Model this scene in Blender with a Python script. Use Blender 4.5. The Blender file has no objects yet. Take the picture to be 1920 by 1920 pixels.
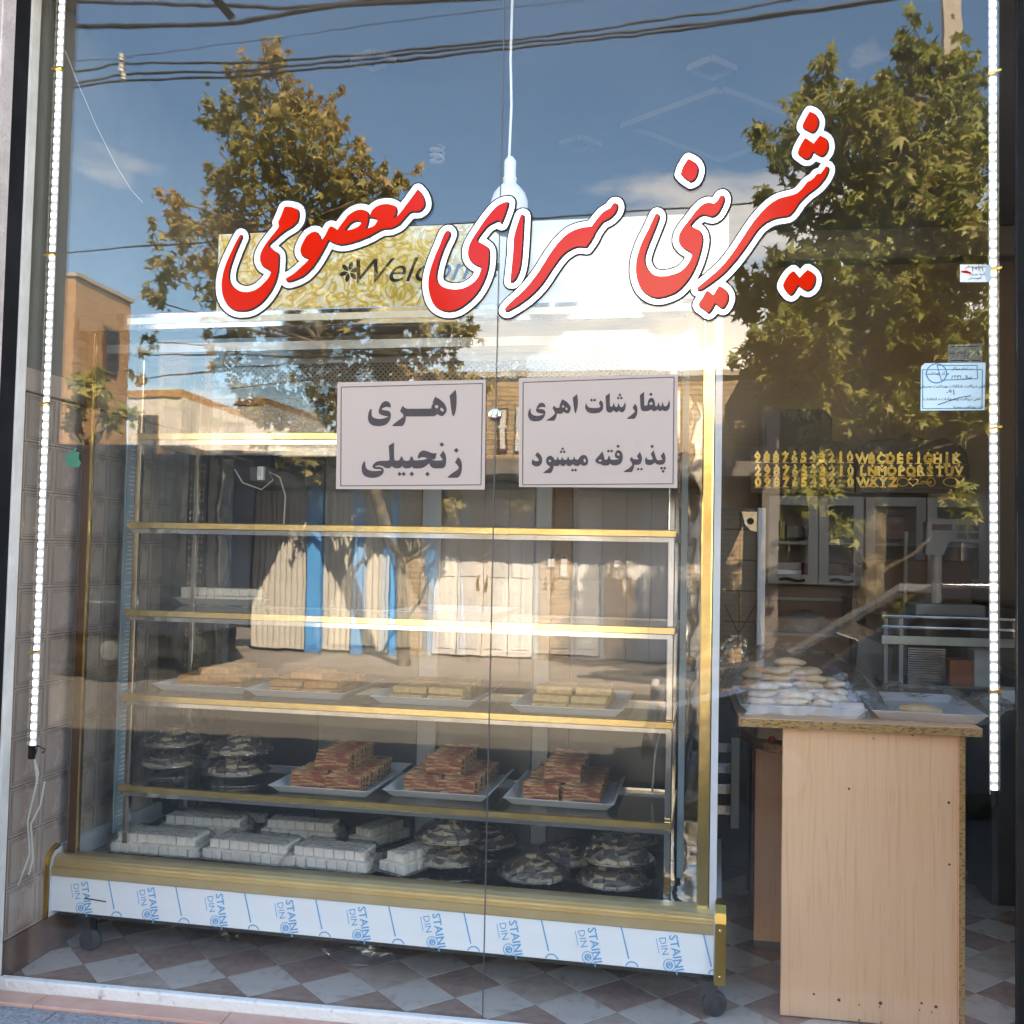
import bpy, bmesh, math, random
import numpy as np
from mathutils import Vector, Matrix
from mathutils.geometry import tessellate_polygon
R = math.radians
PI = math.pi
rnd = random.Random(7)
sc = bpy.context.scene

# ------------------------------------------------------------------ camera
F, YAW, PIT, ROL = 1923.0, R(9), R(2.45), R(1.2)
C0 = np.array([0.0, -3.0, 1.38])
_f = np.array([-math.sin(YAW) * math.cos(PIT), math.cos(YAW) * math.cos(PIT), math.sin(PIT)])
_r0 = np.array([math.cos(YAW), math.sin(YAW), 0.0])
_u0 = np.cross(_r0, _f)
_r = _r0 * math.cos(ROL) + _u0 * math.sin(ROL)
_u = _u0 * math.cos(ROL) - _r0 * math.sin(ROL)


def on(px, py, axis, val):
    """the point of the plane axis=val that is seen at photograph pixel (px, py)"""
    d = _f + _r * ((px - 960) / F) - _u * ((py - 960) / F)
    return C0 + d * ((val - C0[axis]) / d[axis])


def mir(px, py, dist):
    """the street point, DIST in front of the window, whose mirror image is seen at (px, py)"""
    p = on(px, py, 1, dist)
    return Vector((p[0], -p[1], p[2]))


cd = bpy.data.cameras.new('camera')
cd.sensor_fit = 'HORIZONTAL'
cd.sensor_width = 36
cd.lens = 36 * F / 1920
cd.clip_start, cd.clip_end = 0.05, 3000
cam = bpy.data.objects.new('camera', cd)
cam.matrix_world = Matrix(((_r[0], _u[0], -_f[0], C0[0]), (_r[1], _u[1], -_f[1], C0[1]), (_r[2], _u[2], -_f[2], C0[2]), (0, 0, 0, 1)))
sc.collection.objects.link(cam)
sc.camera = cam

# ------------------------------------------------------------------ world, sun, exposure
SUN_EL, SUN_AZ = R(44), R(28)
w = bpy.data.worlds.new('World')
sc.world = w
w.use_nodes = True
nt = w.node_tree
nt.nodes.clear()
wo = nt.nodes.new('ShaderNodeOutputWorld')
bg = nt.nodes.new('ShaderNodeBackground')
bg.inputs['Strength'].default_value = 0.13
sky = nt.nodes.new('ShaderNodeTexSky')
sky.sky_type = 'NISHITA'
sky.sun_disc = False
sky.sun_elevation, sky.sun_rotation = SUN_EL, SUN_AZ
sky.altitude, sky.dust_density, sky.air_density, sky.ozone_density = 1200, 0.8, 1.0, 2.5
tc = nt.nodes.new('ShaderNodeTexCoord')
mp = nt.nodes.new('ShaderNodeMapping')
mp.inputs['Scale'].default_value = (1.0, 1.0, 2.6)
mp.inputs['Location'].default_value = (1.281026, -7.887411, -15.802497)  # offset picked so the mirrored part of the sky stays mostly clear
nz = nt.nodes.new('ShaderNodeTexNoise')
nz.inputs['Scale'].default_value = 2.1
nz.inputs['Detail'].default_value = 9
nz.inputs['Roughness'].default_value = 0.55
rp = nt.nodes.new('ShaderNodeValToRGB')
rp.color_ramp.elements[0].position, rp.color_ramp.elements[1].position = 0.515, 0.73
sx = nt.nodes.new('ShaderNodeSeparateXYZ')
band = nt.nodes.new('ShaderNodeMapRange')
band.inputs['From Min'].default_value, band.inputs['From Max'].default_value = 0.95, 0.22  # clouds reach high into unseen sky, added to whiten the skylight
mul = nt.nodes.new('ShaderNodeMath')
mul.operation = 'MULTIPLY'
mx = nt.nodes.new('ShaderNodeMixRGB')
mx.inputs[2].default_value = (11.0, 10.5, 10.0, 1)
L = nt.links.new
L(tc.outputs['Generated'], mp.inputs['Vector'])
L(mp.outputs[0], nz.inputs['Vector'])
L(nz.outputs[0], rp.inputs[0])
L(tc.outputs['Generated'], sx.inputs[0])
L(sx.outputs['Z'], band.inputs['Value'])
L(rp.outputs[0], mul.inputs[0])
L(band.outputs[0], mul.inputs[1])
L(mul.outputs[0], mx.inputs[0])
hs_ = nt.nodes.new('ShaderNodeHueSaturation')
hs_.inputs['Saturation'].default_value = 1.18
L(sky.outputs[0], hs_.inputs['Color'])
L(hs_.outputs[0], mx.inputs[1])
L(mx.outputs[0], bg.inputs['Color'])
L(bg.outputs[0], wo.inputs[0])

sd = bpy.data.lights.new('sun', 'SUN')
sd.energy, sd.angle, sd.color = 4.2, R(0.55), (1.0, 0.975, 0.945)
so = bpy.data.objects.new('sun', sd)
so.rotation_euler = Vector((math.sin(SUN_AZ) * math.cos(SUN_EL), math.cos(SUN_AZ) * math.cos(SUN_EL), math.sin(SUN_EL))).to_track_quat('Z', 'Y').to_euler()
so.location = (8, 14, 16)
sc.collection.objects.link(so)

vs = sc.view_settings
vs.view_transform, vs.look, vs.exposure, vs.gamma, vs.use_curve_mapping = 'Standard', 'None', 3.43, 1, False
vs.use_white_balance = True
vs.white_balance_temperature = 9300
vs.white_balance_tint = 10
sc.render.engine = 'CYCLES'
cy = sc.cycles
cy.use_denoising = True
cy.max_bounces, cy.transparent_max_bounces, cy.glossy_bounces, cy.diffuse_bounces, cy.transmission_bounces = 14, 28, 6, 5, 8
cy.sample_clamp_indirect = 8
cy.caustics_reflective = False

# ------------------------------------------------------------------ helpers
col = sc.collection


def tag(o, label=None, cat=None, group=None, kind=None):
    for k, v in (('label', label), ('category', cat), ('group', group), ('kind', kind)):
        if v:
            o[k] = v
    return o


def thing(name, label, cat, loc=(0, 0, 0), rz=0.0, group=None):
    o = bpy.data.objects.new(name, None)
    o.empty_display_size = 0.1
    o.location, o.rotation_euler = loc, (0, 0, rz)
    col.objects.link(o)
    return tag(o, label, cat, group)


def put(name, me, parent=None, loc=(0, 0, 0), rot=(0, 0, 0), scale=(1, 1, 1)):
    o = bpy.data.objects.new(name, me)
    o.location, o.rotation_euler, o.scale = loc, rot, scale
    col.objects.link(o)
    if parent is not None:
        o.parent = parent
    return o


class MB:
    def __init__(s):
        s.v, s.f, s.m = [], [], []

    def poly(s, pts, mi=0):
        n = len(s.v)
        s.v += [tuple(p) for p in pts]
        s.f.append(tuple(range(n, n + len(pts))))
        s.m.append(mi)
        return s

    def box(s, x0, x1, y0, y1, z0, z1, mi=0):
        n = len(s.v)
        s.v += [(x, y, z) for z in (z0, z1) for y in (y0, y1) for x in (x0, x1)]
        for q in ((0, 2, 3, 1), (4, 5, 7, 6), (0, 1, 5, 4), (2, 6, 7, 3), (0, 4, 6, 2), (1, 3, 7, 5)):
            s.f.append(tuple(n + i for i in q))
            s.m.append(mi)
        return s

    def bar(s, p0, p1, wd, th, up=(0, 1, 0), mi=0):
        """rectangular bar from p0 to p1: wd across, th along up"""
        p0, p1, up = Vector(p0), Vector(p1), Vector(up)
        d = (p1 - p0).normalized()
        a = d.cross(up).normalized() * wd / 2
        b = a.cross(d).normalized() * th / 2
        n = len(s.v)
        for p in (p0, p1):
            s.v += [tuple(p - a - b), tuple(p + a - b), tuple(p + a + b), tuple(p - a + b)]
        for q in ((0, 1, 2, 3), (7, 6, 5, 4), (0, 4, 5, 1), (1, 5, 6, 2), (2, 6, 7, 3), (3, 7, 4, 0)):
            s.f.append(tuple(n + i for i in q))
            s.m.append(mi)
        return s

    def tube(s, pts, r, n=8, mi=0, caps=True):
        pts = [Vector(p) for p in pts]
        rr = r if isinstance(r, (list, tuple)) else [r] * len(pts)
        base = len(s.v)
        prev = None
        for i, p in enumerate(pts):
            d = (pts[min(i + 1, len(pts) - 1)] - pts[max(i - 1, 0)]).normalized()
            if prev is None:
                prev = d.orthogonal().normalized()
            a = (prev - d * prev.dot(d)).normalized()
            prev = a
            b = d.cross(a)
            for k in range(n):
                t = 2 * PI * k / n
                s.v.append(tuple(p + (a * math.cos(t) + b * math.sin(t)) * rr[i]))
        for i in range(len(pts) - 1):
            for k in range(n):
                q = base + i * n
                s.f.append((q + k, q + (k + 1) % n, q + n + (k + 1) % n, q + n + k))
                s.m.append(mi)
        if caps:
            s.f += [tuple(base + k for k in reversed(range(n))), tuple(base + (len(pts) - 1) * n + k for k in range(n))]
            s.m += [mi, mi]
        return s

    def lathe(s, prof, n=24, c=(0, 0, 0), mi=0, wob=None):
        base = len(s.v)
        for i, (r, z) in enumerate(prof):
            for k in range(n):
                t = 2 * PI * k / n
                q = r * (wob(t, i) if wob else 1)
                s.v.append((c[0] + q * math.cos(t), c[1] + q * math.sin(t), c[2] + z))
        for i in range(len(prof) - 1):
            for k in range(n):
                q = base + i * n
                s.f.append((q + k, q + (k + 1) % n, q + n + (k + 1) % n, q + n + k))
                s.m.append(mi)
        s.f += [tuple(base + k for k in reversed(range(n))), tuple(base + (len(prof) - 1) * n + k for k in range(n))]
        s.m += [mi, mi]
        return s

    def prism(s, loops, fn, t0, t1, mi=0):
        """loops of 2-D points (holes allowed), mapped to 3-D by fn(a, b, t), between t0 and t1"""
        flat = [p for lp in loops for p in lp]
        tris = tessellate_polygon([[Vector((p[0], p[1], 0)) for p in lp] for lp in loops])
        n = len(s.v)
        m = len(flat)
        s.v += [tuple(fn(a, b, t0)) for a, b in flat] + [tuple(fn(a, b, t1)) for a, b in flat]
        for t in tris:
            s.f += [tuple(n + i for i in t), tuple(n + m + i for i in reversed(t))]
            s.m += [mi, mi]
        k = 0
        for lp in loops:
            q = len(lp)
            for i in range(q):
                j = (i + 1) % q
                s.f.append((n + k + i, n + k + j, n + m + k + j, n + m + k + i))
                s.m.append(mi)
            k += q
        return s

    def mesh(s, name, mats, smooth=False, bevel=0.0, seg=2, fix=True):
        me = bpy.data.meshes.new(name)
        me.from_pydata(s.v, [], s.f)
        for mt in (mats if isinstance(mats, (list, tuple)) else [mats]):
            me.materials.append(mt)
        me.polygons.foreach_set('material_index', s.m)
        if fix or bevel:
            bm = bmesh.new()
            bm.from_mesh(me)
            if bevel:
                bmesh.ops.remove_doubles(bm, verts=bm.verts, dist=1e-6)
                bmesh.ops.bevel(bm, geom=[e for e in bm.edges if len(e.link_faces) == 2 and e.calc_face_angle(0) > 0.5], offset=bevel, segments=seg, profile=0.5, affect='EDGES', clamp_overlap=True)
            bmesh.ops.recalc_face_normals(bm, faces=bm.faces)
            bm.to_mesh(me)
            bm.free()
        if smooth:
            me.polygons.foreach_set('use_smooth', [True] * len(me.polygons))
            if smooth != 'all':
                me.set_sharp_from_angle(angle=R(38))
        me.update()
        return me

    def build(s, name, mats, parent=None, loc=(0, 0, 0), rot=(0, 0, 0), **k):
        return put(name, s.mesh(name, mats, **k), parent, loc, rot)


def boxobj(name, dims, m, parent=None, bevel=0.0, **k):
    return MB().box(*dims).build(name, m, parent, bevel=bevel, **k)


# ------------------------------------------------------------------ materials
def mat(name, c, c2=None, scale=6.0, rough=0.5, rough2=None, metal=0.0, bump=0.0, bscale=None, stretch=(1, 1, 1), detail=5, lo=0.35, hi=0.65, spec=0.5, coat=0.0, emit=None, alpha=None, dist=0.0):
    m = bpy.data.materials.new(name)
    m.use_nodes = True
    t = m.node_tree
    b = t.nodes['Principled BSDF']
    b.inputs['Roughness'].default_value = rough
    b.inputs['Metallic'].default_value = metal
    b.inputs['Specular IOR Level'].default_value = spec
    b.inputs['Coat Weight'].default_value = coat
    b.inputs['Coat Roughness'].default_value = 0.08
    b.inputs['Base Color'].default_value = (*c, 1)
    if emit:
        b.inputs['Emission Color'].default_value = (*emit[0], 1)
        b.inputs['Emission Strength'].default_value = emit[1]
    if c2 or bump or rough2 is not None:
        tcn = t.nodes.new('ShaderNodeTexCoord')
        mpn = t.nodes.new('ShaderNodeMapping')
        mpn.inputs['Scale'].default_value = stretch
        t.links.new(tcn.outputs['Object'], mpn.inputs['Vector'])
        n = t.nodes.new('ShaderNodeTexNoise')
        n.inputs['Scale'].default_value = scale
        n.inputs['Detail'].default_value = detail
        n.inputs['Roughness'].default_value = 0.6
        n.inputs['Distortion'].default_value = dist
        t.links.new(mpn.outputs[0], n.inputs['Vector'])
        if c2:
            r = t.nodes.new('ShaderNodeValToRGB')
            r.color_ramp.elements[0].position, r.color_ramp.elements[1].position = lo, hi
            r.color_ramp.elements[0].color, r.color_ramp.elements[1].color = (*c, 1), (*c2, 1)
            t.links.new(n.outputs[0], r.inputs[0])
            t.links.new(r.outputs[0], b.inputs['Base Color'])
        if rough2 is not None:
            mr = t.nodes.new('ShaderNodeMapRange')
            mr.inputs['To Min'].default_value, mr.inputs['To Max'].default_value = rough, rough2
            mr.inputs['From Min'].default_value, mr.inputs['From Max'].default_value = 0.3, 0.7
            t.links.new(n.outputs[0], mr.inputs['Value'])
            t.links.new(mr.outputs[0], b.inputs['Roughness'])
        if bump:
            n2 = t.nodes.new('ShaderNodeTexNoise')
            n2.inputs['Scale'].default_value = bscale or scale
            n2.inputs['Detail'].default_value = 3
            t.links.new(mpn.outputs[0], n2.inputs['Vector'])
            bp = t.nodes.new('ShaderNodeBump')
            bp.inputs['Strength'].default_value = bump
            bp.inputs['Distance'].default_value = 0.02
            t.links.new(n2.outputs[0], bp.inputs['Height'])
            t.links.new(bp.outputs[0], b.inputs['Normal'])
    return m


def glassmat(name, r0, tint, rough=0.0, bump=0.0, bscale=20.0, dirt=0.0, dlo=0.45):
    """thin pane: clear, with a mirror share that grows towards grazing angles, and a little dust"""
    m = bpy.data.materials.new(name)
    m.use_nodes = True
    t = m.node_tree
    t.nodes.clear()
    out = t.nodes.new('ShaderNodeOutputMaterial')
    tr = t.nodes.new('ShaderNodeBsdfTransparent')
    tr.inputs[0].default_value = (*tint, 1)
    gl = t.nodes.new('ShaderNodeBsdfGlossy')
    gl.inputs['Roughness'].default_value = rough
    lw = t.nodes.new('ShaderNodeLayerWeight')
    lw.inputs['Blend'].default_value = 0.5
    p = t.nodes.new('ShaderNodeMath')
    p.operation = 'POWER'
    p.inputs[1].default_value = 5
    ma = t.nodes.new('ShaderNodeMath')
    ma.operation = 'MULTIPLY_ADD'
    ma.inputs[1].default_value, ma.inputs[2].default_value = 1 - r0, r0
    mxs = t.nodes.new('ShaderNodeMixShader')
    t.links.new(lw.outputs['Facing'], p.inputs[0])
    t.links.new(p.outputs[0], ma.inputs[0])
    t.links.new(ma.outputs[0], mxs.inputs[0])
    t.links.new(tr.outputs[0], mxs.inputs[1])
    t.links.new(gl.outputs[0], mxs.inputs[2])
    last = mxs
    if bump:
        tcn = t.nodes.new('ShaderNodeTexCoord')
        n = t.nodes.new('ShaderNodeTexNoise')
        n.inputs['Scale'].default_value = bscale
        n.inputs['Detail'].default_value = 4
        bp = t.nodes.new('ShaderNodeBump')
        bp.inputs['Strength'].default_value = bump
        bp.inputs['Distance'].default_value = 0.02
        t.links.new(tcn.outputs['Object'], n.inputs['Vector'])
        t.links.new(n.outputs[0], bp.inputs['Height'])
        t.links.new(bp.outputs[0], gl.inputs['Normal'])
        t.links.new(bp.outputs[0], lw.inputs['Normal'])
    if dirt:
        tcn = t.nodes.new('ShaderNodeTexCoord')
        n = t.nodes.new('ShaderNodeTexNoise')
        n.inputs['Scale'].default_value = 2.5
        n.inputs['Detail'].default_value = 8
        r = t.nodes.new('ShaderNodeMapRange')
        r.inputs['From Min'].default_value, r.inputs['From Max'].default_value = dlo, 0.8
        r.inputs['To Max'].default_value = dirt
        df = t.nodes.new('ShaderNodeBsdfDiffuse')
        df.inputs[0].default_value = (0.5, 0.5, 0.48, 1)
        mx2 = t.nodes.new('ShaderNodeMixShader')
        t.links.new(tcn.outputs['Object'], n.inputs['Vector'])
        t.links.new(n.outputs[0], r.inputs['Value'])
        t.links.new(r.outputs[0], mx2.inputs[0])
        t.links.new(mxs.outputs[0], mx2.inputs[1])
        t.links.new(df.outputs[0], mx2.inputs[2])
        last = mx2
    t.links.new(last.outputs[0], out.inputs[0])
    return m


def brickmat(name, c1, c2, mortar, sx=0.21, sz=0.07, vert=True):
    m = mat(name, c1, rough=0.85)
    t = m.node_tree
    b = t.nodes['Principled BSDF']
    tcn = t.nodes.new('ShaderNodeTexCoord')
    sp = t.nodes.new('ShaderNodeSeparateXYZ')
    ad = t.nodes.new('ShaderNodeMath')
    cb = t.nodes.new('ShaderNodeCombineXYZ')
    br = t.nodes.new('ShaderNodeTexBrick')
    br.inputs['Color1'].default_value, br.inputs['Color2'].default_value, br.inputs['Mortar'].default_value = (*c1, 1), (*c2, 1), (*mortar, 1)
    br.inputs['Scale'].default_value = 1
    br.inputs['Brick Width'].default_value, br.inputs['Row Height'].default_value, br.inputs['Mortar Size'].default_value = sx, sz, 0.007
    t.links.new(tcn.outputs['Object'], sp.inputs[0])
    t.links.new(sp.outputs['X'], ad.inputs[0])
    t.links.new(sp.outputs['Y'], ad.inputs[1])
    t.links.new(ad.outputs[0], cb.inputs['X'])
    t.links.new(sp.outputs['Z'], cb.inputs['Y'])
    t.links.new(cb.outputs[0], br.inputs['Vector'])
    t.links.new(br.outputs['Color'], b.inputs['Base Color'])
    bp = t.nodes.new('ShaderNodeBump')
    bp.inputs['Distance'].default_value = 0.01
    bp.invert = True
    t.links.new(br.outputs['Fac'], bp.inputs['Height'])
    t.links.new(bp.outputs[0], b.inputs['Normal'])
    return m


M = {}
M['pane'] = glassmat('shop_glass', 0.056, (0.992, 0.995, 0.99), bump=0.035, bscale=1.3, dirt=0.018)
M['cabglass'] = glassmat('cabinet_glass', 0.03, (0.985, 0.992, 0.988), dirt=0.006)
M['shelfglass'] = glassmat('shelf_glass', 0.04, (0.965, 0.982, 0.975))
M['cling'] = glassmat('cling_film', 0.10, (0.96, 0.96, 0.965), rough=0.07, bump=1.0, bscale=42, dirt=0.05)
M['bagfilm'] = glassmat('bag_film', 0.16, (0.96, 0.96, 0.97), rough=0.13, bump=1.0, bscale=13, dirt=0.12, dlo=0.4)
M['ledtube'] = glassmat('led_tube', 0.08, (0.9, 0.93, 0.97), rough=0.1)
M['led'] = mat('led_light', (1, 1, 1), emit=((0.86, 0.93, 1.0), 0.42))
M['white_frame'] = mat('white_frame', (0.62, 0.59, 0.57), (0.5, 0.47, 0.45), scale=9, rough=0.55, bump=0.15, bscale=60)
M['pink_plaster'] = mat('pink_plaster', (0.62, 0.52, 0.5), (0.5, 0.42, 0.41), scale=12, rough=0.9, bump=0.4, bscale=80)
M['black'] = mat('black_rubber', (0.012, 0.012, 0.014), (0.02, 0.02, 0.022), rough=0.9, spec=0.08)
M['wing'] = mat('olive_plaster', (0.12, 0.12, 0.10), (0.15, 0.145, 0.12), scale=4, rough=0.8, bump=0.2, bscale=50)
M['darkstone'] = mat('dark_stone', (0.03, 0.03, 0.033), (0.05, 0.05, 0.05), scale=7, rough=0.35)
M['plaster'] = mat('wall_plaster', (0.17, 0.165, 0.14), (0.14, 0.135, 0.115), scale=3, rough=0.85)
M['ceiling'] = mat('ceiling_white', (0.30, 0.29, 0.27), (0.27, 0.26, 0.245), scale=2, rough=0.9)
M['tanwall'] = mat('tan_wall', (0.27, 0.19, 0.13), (0.24, 0.17, 0.115), scale=4, rough=0.7)
M['tile'] = mat('wall_tile', (0.38, 0.285, 0.245), (0.44, 0.34, 0.30), scale=5, rough=0.18, rough2=0.35)
M['grout'] = mat('grout', (0.09, 0.075, 0.07), (0.12, 0.1, 0.09), rough=0.9)
M['marble_white'] = mat('marble_white', (0.56, 0.49, 0.44), (0.32, 0.27, 0.24), scale=7, rough=0.22, lo=0.5, hi=0.72, detail=9, dist=1.4)
M['marble_red'] = mat('marble_red', (0.30, 0.18, 0.14), (0.42, 0.285, 0.235), scale=9, rough=0.25, detail=9, dist=1.0)
M['marble_grey'] = mat('marble_grey', (0.50, 0.40, 0.335), (0.36, 0.27, 0.22), scale=9, rough=0.25, detail=9, dist=1.2)
M['sill'] = mat('sill_stone', (0.66, 0.63, 0.60), (0.30, 0.27, 0.25), scale=26, rough=0.75, lo=0.58, hi=0.72, bump=0.3, bscale=50, detail=8)
M['salmon'] = mat('salmon_stone', (0.50, 0.255, 0.19), (0.56, 0.33, 0.26), scale=9, rough=0.5, detail=8, dist=1.0)
M['granite'] = mat('granite', (0.30, 0.29, 0.30), (0.15, 0.145, 0.15), scale=90, rough=0.7, detail=3)
M['asphalt'] = mat('asphalt', (0.085, 0.075, 0.065), (0.11, 0.098, 0.085), scale=30, rough=0.9, bump=0.3, bscale=120)
M['paving'] = mat('paving', (0.32, 0.275, 0.245), (0.25, 0.215, 0.19), scale=3, rough=0.85)
M['gold'] = mat('gold_trim', (0.88, 0.68, 0.32), (0.80, 0.58, 0.22), scale=10, rough=0.2, metal=1, bump=0.10, bscale=7)
M['goldpale'] = mat('pale_gold', (0.86, 0.69, 0.40), (0.78, 0.60, 0.33), scale=7, rough=0.33, metal=0.85)
M['golddim'] = mat('gold_post_darkened', (0.16, 0.075, 0.025), (0.13, 0.06, 0.02), scale=6, rough=0.25, metal=0.6)  # gold post painted dark brown for the dim interior it reflects
M['goldsat'] = mat('gold_satin', (0.62, 0.40, 0.10), (0.55, 0.35, 0.09), scale=8, rough=0.3, metal=1)
M['chrome'] = mat('chrome', (0.72, 0.72, 0.72), (0.6, 0.6, 0.6), rough=0.12, metal=1, bump=0.05, bscale=8)
M['mirror'] = mat('rippled_steel', (0.30, 0.31, 0.32), (0.24, 0.25, 0.27), rough=0.09, metal=1, bump=0.75, bscale=3.6, stretch=(1, 1, 0.7))
M['steel'] = mat('brushed_steel', (0.42, 0.44, 0.44), (0.35, 0.37, 0.375), scale=5, rough=0.38, metal=0.8)
M['backfilm'] = mat('grey_film', (0.075, 0.082, 0.08), (0.06, 0.066, 0.065), scale=4, rough=0.3, metal=0.3)
M['backstile'] = mat('grey_stile', (0.30, 0.33, 0.34), (0.26, 0.29, 0.30), scale=5, rough=0.4)
M['navysteel'] = mat('navy_steel', (0.022, 0.028, 0.038), (0.035, 0.043, 0.055), scale=4, rough=0.2, metal=0.3, bump=0.3, bscale=4)
M['film'] = mat('protective_film', (0.80, 0.83, 0.87), (0.85, 0.88, 0.91), scale=2, rough=0.22, stretch=(0.4, 1, 8))
M['bluefilm'] = mat('blue_film', (0.22, 0.34, 0.42), (0.26, 0.38, 0.45), scale=8, rough=0.3)
M['blueprint'] = mat('blue_print', (0.10, 0.38, 0.66), (0.12, 0.42, 0.70), rough=0.4)
M['greyprint'] = mat('grey_print', (0.055, 0.06, 0.065), (0.07, 0.075, 0.08), rough=0.4)
M['cream'] = mat('cream_panel_glow', (0.72, 0.69, 0.55), (0.76, 0.73, 0.60), scale=3, rough=0.35, emit=((1.0, 0.88, 0.58), 0.007))  # slight glow added to brighten the header and the front canopy rail
M['rubber'] = mat('caster_rubber', (0.016, 0.016, 0.018), (0.03, 0.03, 0.03), rough=0.55)
M['tray'] = mat('white_tray', (0.62, 0.63, 0.65), (0.56, 0.57, 0.59), scale=8, rough=0.35)
M['foilplate'] = mat('foil_plate', (0.75, 0.76, 0.78), (0.65, 0.66, 0.68), rough=0.22, metal=1, bump=0.3, bscale=60)
M['lokum'] = mat('white_sweet', (0.82, 0.71, 0.59), (0.88, 0.79, 0.70), scale=40, rough=0.7, bump=0.2, bscale=90)
M['biscuit'] = mat('biscuit', (0.42, 0.17, 0.05), (0.54, 0.28, 0.10), scale=35, rough=0.75, bump=0.6, bscale=60)
M['biscuit2'] = mat('pale_biscuit', (0.52, 0.34, 0.15), (0.42, 0.24, 0.09), scale=45, rough=0.75, bump=0.6, bscale=70)
M['slice'] = mat('striped_slice', (0.22, 0.045, 0.014), (0.58, 0.33, 0.14), scale=42, rough=0.6, stretch=(0.35, 1, 2.6), lo=0.5, hi=0.63, bump=0.5, bscale=60, detail=6)
M['sliceedge'] = mat('slice_edge', (0.52, 0.38, 0.20), (0.34, 0.2, 0.09), scale=50, rough=0.7, stretch=(1, 4, 0.5))
M['choc'] = mat('chocolate', (0.06, 0.028, 0.017), (0.09, 0.045, 0.028), scale=30, rough=0.4)
M['sponge'] = mat('cream_sponge', (0.52, 0.37, 0.20), (0.60, 0.45, 0.26), scale=60, rough=0.8)
M['bread'] = mat('bread', (0.64, 0.36, 0.14), (0.76, 0.57, 0.36), scale=16, rough=0.65, lo=0.35, hi=0.6)
M['wood'] = mat('maple_laminate', (0.82, 0.49, 0.30), (0.68, 0.38, 0.215), scale=5.0, rough=0.42, stretch=(22, 22, 0.7), lo=0.50, hi=0.74, detail=10, dist=0.9)
M['chip'] = mat('chipboard', (0.42, 0.235, 0.085), (0.11, 0.055, 0.02), scale=160, rough=0.85, stretch=(0.45, 1, 1), lo=0.5, hi=0.66, detail=3, bump=0.4, bscale=160)
M['brownwood'] = mat('brown_wood', (0.13, 0.062, 0.036), (0.10, 0.045, 0.026), scale=5, rough=0.4, stretch=(1, 1, 6))
M['darkwood'] = mat('dark_board', (0.028, 0.016, 0.012), (0.04, 0.022, 0.016), scale=4, rough=0.3)
M['greywood'] = mat('grey_laminate', (0.22, 0.2, 0.185), (0.19, 0.175, 0.165), scale=5, rough=0.45)
M['darksteel'] = mat('dark_steel', (0.075, 0.08, 0.078), (0.055, 0.06, 0.058), scale=6, rough=0.35, metal=0.4)
M['whitepaint'] = mat('white_paint', (0.6, 0.62, 0.66), (0.54, 0.56, 0.6), scale=6, rough=0.4)
M['lamp'] = mat('lamp_plastic', (0.78, 0.77, 0.74), (0.74, 0.73, 0.7), scale=6, rough=0.35)
M['red'] = mat('red_vinyl', (0.60, 0.010, 0.002), (0.56, 0.009, 0.002), scale=3, rough=0.12, spec=0.18)
M['ink'] = mat('black_vinyl', (0.008, 0.008, 0.011), (0.010, 0.011, 0.014), scale=3, rough=0.5, spec=0.2)
M['paper'] = mat('paper', (0.43, 0.345, 0.315), (0.41, 0.33, 0.30), scale=2.2, rough=0.8, bump=0.05, bscale=4)
M['print'] = mat('printed_ink', (0.035, 0.026, 0.03), (0.05, 0.038, 0.042), scale=70, rough=0.7)
M['green'] = mat('green_vinyl', (0.0, 0.17, 0.105), (0.0, 0.15, 0.095), rough=0.4)
M['bluesticker'] = mat('blue_sticker', (0.46, 0.63, 0.72), (0.52, 0.68, 0.76), scale=3, rough=0.5)
M['stickerline'] = mat('sticker_line', (0.03, 0.17, 0.3), (0.04, 0.2, 0.33), rough=0.5)
M['pink'] = mat('pink_card', (0.34, 0.08, 0.085), (0.42, 0.13, 0.13), scale=30, rough=0.5)
M['redlcd'] = mat('red_display', (0.09, 0.004, 0.004), (0.06, 0.003, 0.003), rough=0.2)
M['cable'] = mat('black_cable', (0.012, 0.012, 0.014), (0.016, 0.016, 0.018), rough=0.6)
M['cord'] = mat('white_cord', (0.55, 0.54, 0.5), (0.48, 0.47, 0.43), rough=0.5)
M['concrete'] = mat('concrete', (0.46, 0.39, 0.32), (0.38, 0.32, 0.26), scale=6, rough=0.9, bump=0.3, bscale=30)
M['bark'] = mat('bark', (0.075, 0.055, 0.035), (0.20, 0.16, 0.10), scale=6, rough=0.9, bump=0.5, bscale=16, lo=0.45, hi=0.6)
M['gate'] = mat('gate_paint', (0.74, 0.72, 0.73), (0.68, 0.66, 0.66), scale=3, rough=0.45)
M['gateframe'] = mat('gate_frame', (0.42, 0.46, 0.50), (0.36, 0.4, 0.44), scale=4, rough=0.45)
M['bluepost'] = mat('blue_post', (0.05, 0.33, 0.78), (0.06, 0.36, 0.8), scale=5, rough=0.45)
M['shutter'] = mat('cream_shutter', (0.62, 0.59, 0.54), (0.54, 0.51, 0.47), scale=5, rough=0.5)
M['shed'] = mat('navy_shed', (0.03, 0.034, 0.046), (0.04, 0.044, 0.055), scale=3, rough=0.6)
M['brick'] = brickmat('tan_brick', (0.46, 0.33, 0.20), (0.40, 0.27, 0.16), (0.2, 0.16, 0.12))
M['brick_solid'] = mat('tan_brick_single', (0.48, 0.34, 0.2), (0.38, 0.25, 0.14), scale=9, rough=0.85, bump=0.3, bscale=50)
M['brick_orange'] = brickmat('orange_brick', (0.50, 0.28, 0.14), (0.44, 0.23, 0.11), (0.3, 0.2, 0.13), sx=0.24, sz=0.16)
M['render'] = mat('white_render', (0.66, 0.60, 0.54), (0.6, 0.54, 0.48), scale=2, rough=0.9)
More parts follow.
